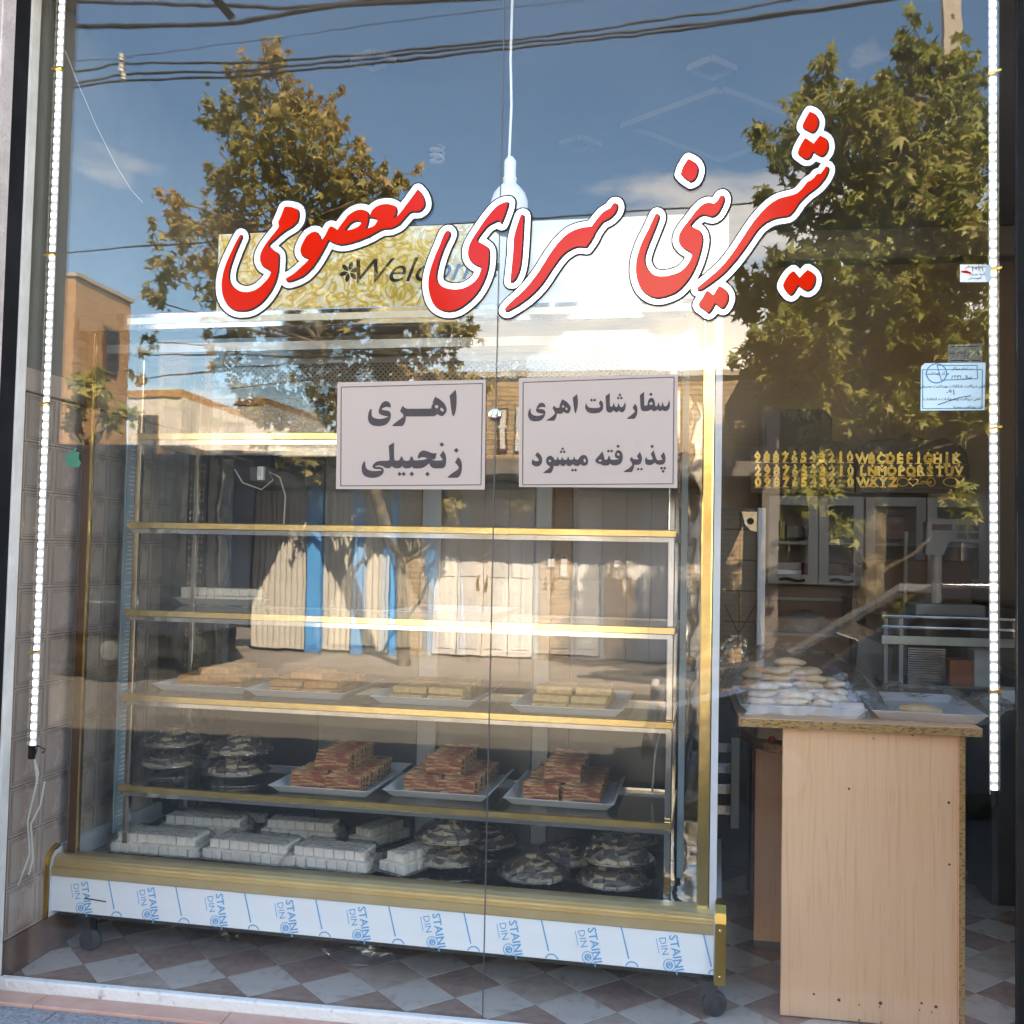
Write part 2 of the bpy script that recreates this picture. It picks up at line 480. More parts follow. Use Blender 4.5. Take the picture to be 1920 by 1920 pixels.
M['sidewalk'] = mat('worn_sidewalk', (0.07, 0.066, 0.062), (0.05, 0.047, 0.045), scale=5, rough=0.9)
M['facade'] = mat('shop_facade', (0.36, 0.33, 0.3), (0.3, 0.28, 0.25), scale=2, rough=0.85)
M['slab'] = mat('concrete_slab', (0.2, 0.17, 0.15), (0.15, 0.13, 0.115), scale=4, rough=0.9)
M['curtain'] = mat('curtain', (0.7, 0.68, 0.64), (0.55, 0.53, 0.5), scale=14, rough=0.9, stretch=(6, 1, 0.3))
M['carpaint'] = mat('car_paint', (0.34, 0.36, 0.40), (0.36, 0.38, 0.42), rough=0.25, metal=0.6, coat=0.8)
M['carglass'] = glassmat('car_glass', 0.06, (0.3, 0.33, 0.33))
M['vanpaint'] = mat('van_paint', (0.012, 0.016, 0.028), (0.016, 0.021, 0.034), scale=3, rough=0.35, coat=0.4)
M['tyre'] = mat('tyre', (0.015, 0.015, 0.016), (0.02, 0.02, 0.02), rough=0.85)
M['amber'] = mat('amber_plastic', (0.5, 0.13, 0.05), (0.45, 0.11, 0.04), rough=0.4)


def foilmat():
    m = mat('prism_foil', (0.86, 0.88, 0.88), (0.46, 0.48, 0.45), scale=55, rough=0.26, metal=0.8, lo=0.5, hi=0.68)
    t = m.node_tree
    b = t.nodes['Principled BSDF']
    tcn = t.nodes.new('ShaderNodeTexCoord')
    vo = t.nodes.new('ShaderNodeTexVoronoi')
    vo.inputs['Scale'].default_value = 85
    bp = t.nodes.new('ShaderNodeBump')
    bp.inputs['Strength'].default_value = 0.7
    bp.inputs['Distance'].default_value = 0.01
    t.links.new(tcn.outputs['Object'], vo.inputs['Vector'])
    t.links.new(vo.outputs['Color'], bp.inputs['Height'])
    t.links.new(bp.outputs[0], b.inputs['Normal'])
    return m


M['foil'] = foilmat()


def goldprint():
    m = mat('gold_floral_print', (0.72, 0.69, 0.55), rough=0.3)
    t = m.node_tree
    b = t.nodes['Principled BSDF']
    tcn = t.nodes.new('ShaderNodeTexCoord')
    n = t.nodes.new('ShaderNodeTexNoise')
    n.inputs['Scale'].default_value, n.inputs['Detail'].default_value, n.inputs['Distortion'].default_value = 9, 4, 3.5
    r = t.nodes.new('ShaderNodeValToRGB')
    e = r.color_ramp.elements
    e[0].position, e[0].color = 0.38, (0.70, 0.66, 0.48, 1)
    e[1].position, e[1].color = 0.62, (0.66, 0.60, 0.42, 1)
    for p, c in ((0.43, (0.62, 0.47, 0.12)), (0.5, (0.44, 0.27, 0.04)), (0.56, (0.68, 0.52, 0.16))):
        q = e.new(p)
        q.color = (*c, 1)
    t.links.new(tcn.outputs['Object'], n.inputs['Vector'])
    t.links.new(n.outputs[0], r.inputs[0])
    t.links.new(r.outputs[0], b.inputs['Base Color'])
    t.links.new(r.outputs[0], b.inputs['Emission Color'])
    b.inputs['Emission Strength'].default_value = 0.016  # print glows a little too, added to brighten the header
    return m


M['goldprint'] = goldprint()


def leafmat(name, cols):
    m = bpy.data.materials.new(name)
    m.use_nodes = True
    t = m.node_tree
    b = t.nodes['Principled BSDF']
    b.inputs['Roughness'].default_value = 0.5
    at = t.nodes.new('ShaderNodeAttribute')
    at.attribute_name = 'tone'
    oi = t.nodes.new('ShaderNodeObjectInfo')
    ad = t.nodes.new('ShaderNodeMath')
    r = t.nodes.new('ShaderNodeValToRGB')
    e = r.color_ramp.elements
    e[0].position, e[0].color = 0.0, (*cols[0], 1)
    e[1].position, e[1].color = 1.0, (*cols[-1], 1)
    for i, c in enumerate(cols[1:-1]):
        q = e.new((i + 1) / (len(cols) - 1))
        q.color = (*c, 1)
    t.links.new(at.outputs['Fac'], r.inputs[0])
    t.links.new(r.outputs[0], b.inputs['Base Color'])
    tl = t.nodes.new('ShaderNodeBsdfTranslucent')
    t.links.new(r.outputs[0], tl.inputs[0])
    mxs = t.nodes.new('ShaderNodeMixShader')
    mxs.inputs[0].default_value = 0.42
    t.links.new(b.outputs[0], mxs.inputs[1])
    t.links.new(tl.outputs[0], mxs.inputs[2])
    t.links.new(mxs.outputs[0], t.nodes['Material Output'].inputs[0])
    return m


M['leaf_autumn'] = leafmat('autumn_leaf', [(0.21, 0.20, 0.05), (0.36, 0.31, 0.09), (0.48, 0.36, 0.12), (0.44, 0.25, 0.10)])
M['leaf_green'] = leafmat('plane_leaf', [(0.15, 0.17, 0.035), (0.26, 0.28, 0.06), (0.38, 0.36, 0.09), (0.46, 0.38, 0.15)])


# ------------------------------------------------------------------ traced outlines
def smooth_loop(pts, step=3):
    """closed loop; points (x, y, 1) are corners, the others are joined by a Catmull-Rom curve"""
    n = len(pts)
    out = []
    for i in range(n):
        p1, p2 = pts[i], pts[(i + 1) % n]
        p0 = p1 if len(p1) > 2 else pts[i - 1]
        p3 = p2 if len(p2) > 2 else pts[(i + 2) % n]
        for k in range(step):
            t = k / step
            out.append(tuple(0.5 * (2 * p1[a] + (p2[a] - p0[a]) * t + (2 * p0[a] - 5 * p1[a] + 4 * p2[a] - p3[a]) * t * t + (3 * p1[a] - p0[a] - 3 * p2[a] + p3[a]) * t ** 3) for a in (0, 1)))
    return out


def crop(x0, y0, s, loops, step=3):
    return [[(x0 + x / s, y0 + y / s) for x, y in smooth_loop(lp, step)] for lp in loops]


def P(txt):
    """'x,y x,y! ...' -> points, ! marks a corner"""
    o = []
    for q in txt.split():
        c = q.endswith('!')
        a, b = q.rstrip('!').split(',')
        o.append((float(a), float(b), 1) if c else (float(a), float(b)))
    return o


def sdf(loops, x0, y0, nx, ny, h):
    X, Y = np.meshgrid(x0 + np.arange(nx) * h, y0 + np.arange(ny) * h)
    d2 = np.full(X.shape, 1e9)
    ins = np.zeros(X.shape, bool)
    for lp in loops:
        a = np.array(lp)
        b = np.roll(a, -1, 0)
        for (ax, ay), (bx, by) in zip(a, b):
            ex, ey = bx - ax, by - ay
            q = ex * ex + ey * ey
            if q < 1e-12:
                continue
            t = np.clip(((X - ax) * ex + (Y - ay) * ey) / q, 0, 1)
            d2 = np.minimum(d2, (X - ax - t * ex) ** 2 + (Y - ay - t * ey) ** 2)
            if ay != by:
                ins ^= ((ay > Y) != (by > Y)) & (X < (bx - ax) * (Y - ay) / (by - ay) + ax)
    return np.sqrt(d2) * np.where(ins, -1, 1)


def contour(ph, x0, y0, h, lev):
    g = ph - lev
    g = np.where(np.abs(g) < 1e-7, 1e-7, g)
    s = g < 0
    case = s[:-1, :-1] * 1 + s[:-1, 1:] * 2 + s[1:, 1:] * 4 + s[1:, :-1] * 8
    tab = {1: [(3, 0)], 2: [(0, 1)], 3: [(3, 1)], 4: [(1, 2)], 5: [(3, 0), (1, 2)], 6: [(0, 2)], 7: [(3, 2)], 8: [(2, 3)], 9: [(2, 0)], 10: [(0, 1), (2, 3)], 11: [(2, 1)], 12: [(1, 3)], 13: [(1, 0)], 14: [(0, 3)]}
    adj, pos = {}, {}

    def ed(i, j, e):
        if e == 0:
            k, a, b = ('h', i, j), (i, j), (i, j + 1)
        elif e == 2:
            k, a, b = ('h', i + 1, j), (i + 1, j), (i + 1, j + 1)
        elif e == 3:
            k, a, b = ('v', i, j), (i, j), (i + 1, j)
        else:
            k, a, b = ('v', i, j + 1), (i, j + 1), (i + 1, j + 1)
        if k not in pos:
            t = g[a] / (g[a] - g[b])
            pos[k] = (x0 + (a[1] + (b[1] - a[1]) * t) * h, y0 + (a[0] + (b[0] - a[0]) * t) * h)
        return k
    for i, j in zip(*np.where((case > 0) & (case < 15))):
        for e1, e2 in tab[int(case[i, j])]:
            k1, k2 = ed(i, j, e1), ed(i, j, e2)
            adj.setdefault(k1, []).append(k2)
            adj.setdefault(k2, []).append(k1)
    loops, seen = [], set()
    for k in adj:
        if k in seen:
            continue
        lp, cur, prev = [], k, None
        while cur not in seen:
            seen.add(cur)
            lp.append(pos[cur])
            nx = [q for q in adj[cur] if q != prev and q not in seen]
            if not nx:
                break
            prev, cur = cur, nx[0]
        if len(lp) > 8:
            loops.append(lp)
    return loops


def field_sheet(ph, x0, y0, h, lev, fn, t, mb=None):
    """flat sheet covering ph < lev: runs of whole cells as strips, cut cells along the contour"""
    mb = mb or MB()
    g = np.where(np.abs(ph - lev) < 1e-7, 1e-7, ph - lev)
    s = g < 0
    case = s[:-1, :-1] * 1 + s[:-1, 1:] * 2 + s[1:, 1:] * 4 + s[1:, :-1] * 8
    X = lambda i, j: (x0 + j * h, y0 + i * h)
    for i in range(case.shape[0]):
        row = case[i]
        j = 0
        while j < len(row):
            c = int(row[j])
            if c == 15:
                k = j
                while k < len(row) and row[k] == 15:
                    k += 1
                mb.poly([fn(*X(i, j), t), fn(*X(i, k), t), fn(*X(i + 1, k), t), fn(*X(i + 1, j), t)])
                j = k
                continue
            if c:
                q = [(i, j), (i, j + 1), (i + 1, j + 1), (i + 1, j)]
                pts = []
                for a, b in zip(q, q[1:] + q[:1]):
                    if s[a]:
                        pts.append(X(*a))
                    if s[a] != s[b]:
                        w_ = g[a] / (g[a] - g[b])
                        pa, pb = X(*a), X(*b)
                        pts.append((pa[0] + (pb[0] - pa[0]) * w_, pa[1] + (pb[1] - pa[1]) * w_))
                if len(pts) > 2:
                    mb.poly([fn(*p, t) for p in pts])
            j += 1
    return mb


def glass_xy(p, y=0.0):
    q = on(p[0], p[1], 1, y)
    return (q[0], q[2])


def flat(loops, y0, y1, mi=0, mb=None):
    """loops of (x, z) on the plane of the window -> a thin film between y0 and y1"""
    return (mb or MB()).prism(loops, lambda a, b, t: (a, t, b), y0, y1, mi)


# ------------------------------------------------------------------ text helper
ARAB = {'ا': (0xFE8D, 2), 'ب': (0xFE8F, 4), 'ت': (0xFE95, 4), 'ج': (0xFE9D, 4), 'ح': (0xFEA1, 4), 'خ': (0xFEA5, 4), 'د': (0xFEA9, 2), 'ذ': (0xFEAB, 2), 'ر': (0xFEAD, 2), 'ز': (0xFEAF, 2), 'س': (0xFEB1, 4), 'ش': (0xFEB5, 4), 'ص': (0xFEB9, 4), 'ط': (0xFEC1, 4), 'ع': (0xFEC9, 4), 'ف': (0xFED1, 4), 'ق': (0xFED5, 4), 'ک': (0xFED9, 4), 'ل': (0xFEDD, 4), 'م': (0xFEE1, 4), 'ن': (0xFEE5, 4), 'ه': (0xFEE9, 4), 'و': (0xFEED, 2), 'ی': (0xFEF1, 4), 'پ': (0xFB56, 4)}


def shape_fa(s):
    out = []
    for i, ch in enumerate(s):
        if ch not in ARAB:
            out.append(ch)
            continue
        b, n = ARAB[ch]
        pj = i > 0 and s[i - 1] in ARAB and ARAB[s[i - 1]][1] == 4
        nj = i + 1 < len(s) and s[i + 1] in ARAB and n == 4
        out.append(chr(b + (3 if pj and nj else 2 if nj else 1 if pj else 0)))
    r = ''.join(reversed(out))
    return r


def text_mesh(body, size, m, ext=0.0004, shear=0.0, center=True, res=2, bold=0.0):
    c = bpy.data.curves.new('lettering', 'FONT')
    c.body, c.size, c.shear, c.extrude, c.resolution_u, c.offset = body, size, shear, ext, res, bold
    c.align_x, c.align_y = ('CENTER' if center else 'LEFT'), 'CENTER'
    o = bpy.data.objects.new('lettering', c)
    me = bpy.data.meshes.new_from_object(o)
    bpy.data.objects.remove(o)
    bpy.data.curves.remove(c)
    me.materials.clear()
    me.materials.append(m)
    return me


UP = (PI / 2, 0, 0)      # text stands up, read from -y

# ================================================================== the shop: setting
sf = tag(boxobj('shop_floor', (-2.12, 2.3, 0.0, 3.2, -0.1, -0.004), M['grout']), kind='structure')
TS = 0.178
tile_me = []
for k, mm in enumerate(('marble_red', 'marble_white', 'marble_grey')):
    h = TS / 2 - 0.0012
    tile_me.append(MB().box(-h, h, -h, h, -0.004, 0.0).mesh('tile', M[mm], bevel=0.0012, seg=1))


def clip_poly(pts, ax, lim, sign):
    out = []
    for p, q in zip(pts, pts[1:] + pts[:1]):
        ip, iq = (p[ax] - lim) * sign >= 0, (q[ax] - lim) * sign >= 0
        if ip:
            out.append(p)
        if ip != iq:
            t = (lim - p[ax]) / (q[ax] - p[ax])
            out.append((p[0] + (q[0] - p[0]) * t, p[1] + (q[1] - p[1]) * t))
    return out


TM = ('marble_red', 'marble_white', 'marble_grey')
for i in range(-30, 31):
    for j in range(-30, 31):
        x = -1.66 + (i + j) * TS * 0.7071
        y = 0.325 + (i - j) * TS * 0.7071
        near = -2.2 < x < 1.05 and -0.12 < y < 0.95
        aisle = 0.8 < x < 1.75 and -0.12 < y < 2.6
        under = 0.12 < x < 0.9 and 0.9 < y < 1.6
        if not (near or aisle or under):
            continue
        k_ = 0 if (i + j) % 2 == 0 and i % 2 == 0 else rnd.choice((0, 0, 2)) if (i + j) % 2 == 0 else rnd.choice((1, 1, 1, 2))
        dz = rnd.uniform(-0.0004, 0.0004)
        if y > 0.14 and x > -1.95:
            put('tile', tile_me[k_], sf, (x, y, dz), (0, 0, PI / 4 + rnd.choice((0, PI / 2, PI))))
            continue
        h = (TS / 2 - 0.0012) * 1.41421
        pl_ = clip_poly(clip_poly([(x + h, y), (x, y + h), (x - h, y), (x, y - h)], 1, 0.011, 1), 0, -2.083, 1)
        if len(pl_) > 2 and max(p[1] for p in pl_) - min(p[1] for p in pl_) > 0.01:
            MB().prism([[(p[0] - x, p[1] - y) for p in pl_]], lambda a_, b_, t: (a_, b_, t), -0.004, 0.0).build('tile', M[TM[k_]], sf, loc=(x, y, dz))
lw = tag(boxobj('wall_left', (-2.3, -2.098, 0.0, 3.2, -0.1, 3.3), M['plaster']), kind='structure')
boxobj('grout_bed', (-2.098, -2.094, 0.003, 1.3, 0.0, 1.9), M['grout'], lw)
tw, th = 0.168, 0.160
tm = MB().box(0, 0.006, 0.0015, tw - 0.0015, 0.0015, th - 0.0015)
for d, q in ((0.009, 0.0022), (0.016, 0.0016)):
    for a in ((d, d + q, d, th - d), (tw - d - q, tw - d, d, th - d), (d + q, tw - d - q, d, d + q), (d + q, tw - d - q, th - d - q, th - d)):
        tm.box(0.006, 0.0066, *a, mi=1)
tme = tm.mesh('tile', [M['tile'], mat('tile_line', (0.05, 0.035, 0.035), (0.07, 0.05, 0.05), rough=0.3)])
for i in range(7):
    for j in range(11):
        put('tile', tme, lw, (-2.0935, 0.03 + i * tw, 0.12 + j * th), (0, 0, rnd.uniform(-0.003, 0.003)))
MB().box(-2.094, -2.082, 0.003, 1.3, 1.885, 1.96).build('tile_border', M['tile'], lw, bevel=0.003)
boxobj('skirting', (-2.094, -2.084, 0.003, 1.3, 0.0, 0.118), mat('dark_skirting', (0.13, 0.08, 0.065), (0.18, 0.11, 0.09), rough=0.4), lw)
wb = tag(boxobj('wall_back', (-2.098, 2.3, 3.0, 3.2, -0.004, 3.3), M['tanwall']), kind='structure')
tag(boxobj('wall_right', (2.3, 2.4, 0.0, 3.2, -0.1, 3.3), M['greywood']), kind='structure')
cl = tag(boxobj('ceiling', (-2.098, 2.3, 0.012, 3.0, 3.24, 3.3), M['ceiling']), kind='structure')


def diamond(px, py, rx, ry, wd):
    pts = [on(px + a * rx, py + b * ry, 2, 3.238) for a, b in ((0, -1), (1, 0), (0, 1), (-1, 0))]
    m = MB()
    for a, b in zip(pts, pts[1:] + pts[:1]):
        m.bar((a[0], a[1], 3.228), (b[0], b[1], 3.228), wd, 0.024, (0, 0, 1))
    m.build('moulding', M['ceiling'], cl)


diamond(1335, 125, 44, 20, 0.02)
diamond(1088, 268, 36, 14, 0.03)
diamond(1350, 235, 180, 68, 0.05)
diamond(700, 110, 40, 18, 0.02)
MB().box(-2.09, 2.29, 2.86, 2.99, 3.07, 3.239).build('cornice', M['ceiling'], cl, bevel=0.01)

# ------------------------------------------------------------------ shop building round the window
bld = thing('shop_building', 'shop front with pink plaster jamb, white window frame and stone facade in shade', 'building')
m = MB().box(-12, -2.075, -0.19, 0.0, -0.2, 3.3).box(1.0, 1.35, -0.16, 0.0, -0.2, 3.3).box(2.3, 14, -0.19, 0.0, -0.2, 3.3)
m.box(-12, 14, -0.19, 0.0, 3.3, 5.3)
m.build('wall', M['facade'], bld)
boxobj('roof', (-12, 14, 0.0, 7, 5.0, 5.3), M['slab'], bld)
boxobj('lintel', (-2.4, 2.4, 0.01, 0.9, 3.3, 5.0), M['facade'], bld)
boxobj('jamb', (-2.075, -2.068, -0.19, -0.128, 0.0, 3.3), M['pink_plaster'], bld, bevel=0.002)
boxobj('gap_seal', (-2.075, -2.071, -0.126, -0.052, 0.0, 3.3), M['black'], bld)
MB().box(-2.09, -2.0665, -0.05, -0.001, 0.0, 3.3).build('window_frame', M['white_frame'], bld, bevel=0.006)
boxobj('wing_face', (-2.0751, -2.0745, -0.189, -0.001, 0.0, 3.3), M['wing'], bld)
MB().box(0.934, 1.0, -0.17, 0.03, 0.0, 3.3).build('window_frame', M['black'], bld, bevel=0.004)
boxobj('jamb', (1.0, 1.02, -0.2, -0.16, 0, 3.3), M['darkstone'], bld)
MB().box(-2.062, 0.932, -0.032, -0.0015, -0.02, 0.034).build('window_sill', M['sill'], bld, bevel=0.006)
th_ = thing('threshold', 'salmon pink stone threshold strip under the white window sill', 'threshold', group=None)
xs = [-3.2, on(97, 1860, 2, 0)[0], on(432, 1900, 2, 0)[0], -0.55, 0.25, 1.0]
for a, b in zip(xs, xs[1:]):
    MB().box(a + 0.0012, b - 0.0012, -0.112, -0.034, -0.06, 0.0).build('slab', M['salmon'], th_, bevel=0.002)
pv = tag(boxobj('pavement', (-14, 14, -2.9, -0.19, -0.3, -0.03), M['sidewalk']), kind='structure')
pv2 = boxobj('paving_bed', (-2.1, 1.0, -0.19, -0.113, -0.06, -0.02), M['slab'], pv)
gx = -3.0
for k in range(9):
    MB().box(gx + 0.002, gx + 0.598, -0.5, -0.115, -0.029, -0.008).build('slab', M['granite'], pv, bevel=0.002)
    gx += 0.6
boxobj('kerb', (-14, 14, -3.05, -2.902, -0.35, -0.028), M['sidewalk'], pv)
tag(boxobj('road', (-60, 60, -9.0, -3.05, -0.6, -0.17), M['asphalt']), kind='structure')
tag(boxobj('far_pavement', (-60, 60, -12.0, -9.0, -0.6, -0.09), M['paving']), kind='structure')
tag(boxobj('ground', (-900, 900, -900, 900, -1.2, -0.62), M['slab']), kind='structure')

# glass
PX0, PXJ, PX1 = -2.063, -0.531, 0.934
for a, b, lab in ((PX0 + 0.001, PXJ - 0.0016, 'tall clear shop window pane carrying the word beside the left light strip'), (PXJ + 0.0016, PX1 - 0.001, 'tall clear shop window pane in front of the wooden counter')):
    g = MB().box(a, b, 0.0, 0.008, 0.02, 3.298).build('shop_window', M['pane'])
    tag(g, lab, 'window pane')
MB().box(PXJ - 0.0013, PXJ + 0.0013, -0.0005, 0.0085, 0.03, 3.29).build('silicone_joint', M['greyprint'], bld)
q = glass_xy((928, 778))
gc = tag(MB().lathe([(0.0005, -0.012), (0.012, -0.012), (0.018, -0.008), (0.019, -0.001), (0.019, 0.0)], 24).build('glass_clamp', M['chrome'], smooth=True), 'round chrome clamp button on the joint of the panes', 'clamp')
gc.location, gc.rotation_euler = (q[0], -0.0006, q[1]), (-PI / 2, 0, 0)

# ------------------------------------------------------------------ light strips
led_me = MB().box(-0.0085, 0.0085, -0.005, 0.0, -0.0085, 0.0085).mesh('diode', M['led'], bevel=0.0045)


def strip(name, label, p_top, p_bot, y):
    a, b = on(*p_top, 1, y), on(*p_bot, 1, y)
    a = a + (a - b) * 0.05
    t = thing(name, label, 'light strip', (b[0], y, b[2]))
    d = Vector(a - b)
    ln = d.length
    MB().bar((0, 0.007, 0), (d.x, 0.007, d.z), 0.022, 0.004, (0, 1, 0)).build('backing', M['whitepaint'], t)
    MB().bar((0, -0.001, 0), (d.x, -0.001, d.z), 0.024, 0.014, (0, 1, 0)).build('tube', M['ledtube'], t)
    n = int(ln / 0.0275)
    for i in range(n):
        s = (i + 0.6) / n
        put('diode', led_me, t, (d.x * s, 0.004, d.z * s), (0, math.atan2(d.x, d.z), 0))
    for s in (0.12, 0.43, 0.62, 0.86):
        MB().bar((d.x * s - 0.016, -0.004, d.z * s), (d.x * s + 0.018, -0.009, d.z * s + 0.006), 0.006, 0.02, (0, 1, 0)).build('clip', M['goldsat'], t)
    MB().tube([(0, 0.0, -0.03), (0, 0.0, 0.012)], 0.011, 8).build('end_cap', M['black'], t)
    return t


sl = strip('led_strip', 'lit white light strip hanging left of the cabinet with loose cord', (115, 0), (60, 1405), 0.022)
sr = strip('led_strip', 'lit white light strip hanging in front of the wooden counter', (1862, 0), (1865, 1490), 0.022)


def px_cord(pts, y, base):
    return [Vector(on(x, yy, 1, y)) - Vector(base) for x, yy in pts]


for pts in (((64, 1415), (70, 1470), (84, 1465), (76, 1510), (58, 1545), (62, 1610), (54, 1640)), ((62, 1412), (72, 1450), (66, 1480), (52, 1540), (56, 1600), (34, 1660))):
    MB().tube(px_cord(pts, 0.03, sl.location), 0.0032, 6).build('cord', M['cord'], sl, smooth=True)
MB().tube(px_cord(((66, 1415), (70, 1398), (85, 1405), (80, 1412)), 0.03, sl.location), 0.003, 6).build('cord', M['black'], sl, smooth=True)
wz = tag(MB().tube([Vector(on(x, y, 1, 0.03)) for x, y in ((122, 95), (148, 160), (180, 235), (215, 305), (245, 355), (268, 380))], 0.0009, 5).build('hanging_wire', M['cord'], smooth=True), 'thin pale wire hanging beside the left light strip', 'wire')

# ------------------------------------------------------------------ pendant lamps
lx, ly = -0.528, 0.15
pl = thing('pendant_lamp', 'white bulb lamp hanging on a white cord behind the window', 'lamp', (lx, ly, 2.46))
MB().tube([(-0.004, 0, 0.78), (-0.006, 0, 0.5), (0.0, 0, 0.35), (-0.004, 0, 0.165)], 0.0042, 8).build('cord', M['lamp'], pl, smooth=True)
MB().lathe([(0.009, 0.18), (0.017, 0.17), (0.019, 0.165), (0.019, 0.115), (0.022, 0.112), (0.022, 0.105)], 20).build('socket', M['lamp'], pl, smooth=True)
MB().lathe([(0.02, 0.108), (0.021, 0.095), (0.034, 0.082), (0.05, 0.062), (0.058, 0.038), (0.059, 0.0), (0.058, -0.003)], 28).build('bulb_housing', M['lamp'], pl, smooth=True)
MB().lathe([(0.056, -0.003), (0.056, -0.03), (0.05, -0.05), (0.034, -0.066), (0.01, -0.072)], 28).build('bulb_diffuser', M['ceiling'], pl, smooth=True)
cx = on(820, 285, 1, 1.5)
cf = thing('spiral_lamp', 'small white spiral bulb hanging from the ceiling behind the pendant', 'lamp', tuple(cx))
MB().tube([(0.03 * math.cos(a), 0.03 * math.sin(a), 0.05 - a * 0.0042) for a in [i * 0.4 for i in range(60)]], 0.007, 7).build('spiral_tube', M['lamp'], cf, smooth=True)
MB().lathe([(0.022, 0.06), (0.026, 0.065), (0.026, 0.11), (0.014, 0.12), (0.013, 0.16)], 16).build('socket', M['lamp'], cf, smooth=True)
MB().tube([(0, 0, 0.16), (0, 0, 3.24 - cx[2])], 0.004, 6).build('cord', M['lamp'], cf)

# ------------------------------------------------------------------ lettering on the window
W1 = crop(400, 320, 4.571, [P('232,545! 205,590 160,680 110,790 80,890 70,980 80,1070 115,1140 170,1185 240,1198 320,1185 400,1135 460,1070 510,990 545,890 557,790 555,720 535,695 490,665 472,640 485,620 530,580 600,520 680,470 720,420 728,360 715,330 680,315 625,308 605,320 585,375 555,440! 560,475 545,505 500,560 440,640 405,710 400,770 425,815 470,840 492,865! 480,905 430,965 370,1015 290,1040 210,1025 150,975 130,910 140,830 170,740 205,650 240,570'),
    P('617,925! 690,880 780,800 825,750! 770,730 745,690 760,630 800,560 850,525 890,530 925,600! 960,550 990,490 1015,478 1060,510! 1110,440 1170,370 1240,335 1300,340 1325,370 1322,440 1300,500! 1370,475 1400,440 1400,410 1335,395! 1360,340 1410,300 1480,285 1540,295 1565,320 1562,370 1535,408! 1570,395 1640,310 1750,160! 1790,210 1808,270 1800,310 1760,345 1690,350 1640,400 1590,455 1520,490 1440,500 1330,560 1200,610 1100,630 1030,615 985,590! 960,640 910,730 850,820 780,890 700,930 640,945'),
    P('1125,510 1170,450 1220,425 1260,432 1260,460 1220,490 1170,505')])
W2 = crop(780, 340, 4.8, [P('285,445 255,470 210,580 160,700 120,830 110,920 120,1010 150,1090 200,1140 280,1165 370,1150 460,1090 540,1010 600,910 640,800 655,690 650,610 610,570 560,545 548,525 575,480 640,400 690,370 740,350 765,375! 785,330 820,230 828,185! 790,190 720,230 640,320 570,420 500,530 470,610 475,690 520,740 590,770! 560,860 490,930 390,970 290,965 210,930 180,870 190,780 220,670 260,570 300,485 300,455'),
    P('955,300 940,310 910,400 880,510 875,620 862,760 848,900! 880,890 920,820 942,720 955,560 962,430 966,312'),
    P('800,1150 850,1090 950,1000 1040,900 1120,790 1200,660 1290,540 1380,460 1480,420 1580,405! 1620,350 1680,280 1750,240! 1775,200 1800,195 1810,230 1790,280 1740,330 1680,360! 1620,440 1580,520 1530,590! 1450,585 1370,620 1300,680 1220,790 1140,910 1050,1010 950,1090 850,1150 815,1165')])
W3 = crop(1170, 270, 5.646, [P('680,155! 740,190 775,240 775,300 745,370 700,395! 640,355 600,315! 625,240'),
    P('345,735 320,770 260,900 190,1040 140,1190 125,1310 135,1420 180,1530 260,1600 360,1625 470,1600 570,1550 680,1430 760,1280 810,1120 828,1000 800,920 740,885 705,860 730,820 790,765 850,745 930,765 990,730 1030,660 1055,590 1045,545 1020,550 985,605 950,630! 900,620 840,635 770,700 700,790 630,880 590,950 580,1030 620,1090 680,1130 725,1160! 690,1250 610,1340 500,1385 390,1400 290,1370 230,1290 215,1200 250,1080 310,930 360,800 365,755'),
    P('875,1550! 945,1600! 1005,1500! 1065,1540 1100,1600 1090,1670 1050,1730 1020,1725 960,1680! 930,1740 890,1780 840,1745 790,1700 830,1630')])
W3 += crop(1290, 180, 4.467, [P('1020,130! 1060,150 1088,200 1080,260 1045,300 1000,285 960,255 980,200'),
    P('980,350! 1050,400! 1105,330! 1150,355 1170,400 1160,460 1115,500 1045,460! 1020,510 985,525 940,495 920,470 950,400'),
    P('1155,590 1135,620 1110,650! 1080,655 1060,680 1030,705 1000,720 960,770 910,815 850,835 760,860 680,910 600,990 530,1080 450,1200 370,1320 280,1430 180,1520 85,1600 80,1620 110,1620 180,1575 290,1490 400,1370 490,1250 580,1120 660,1050 750,1015 840,1000 890,950 930,890 1000,820 1040,790 1090,750 1140,690 1170,630 1170,595'),
    P('880,1465! 930,1525! 1000,1455! 1050,1490 1062,1540 1040,1600 990,1625 920,1580! 880,1645 850,1660 800,1600 805,1560 840,1500')])
GY = -0.0028
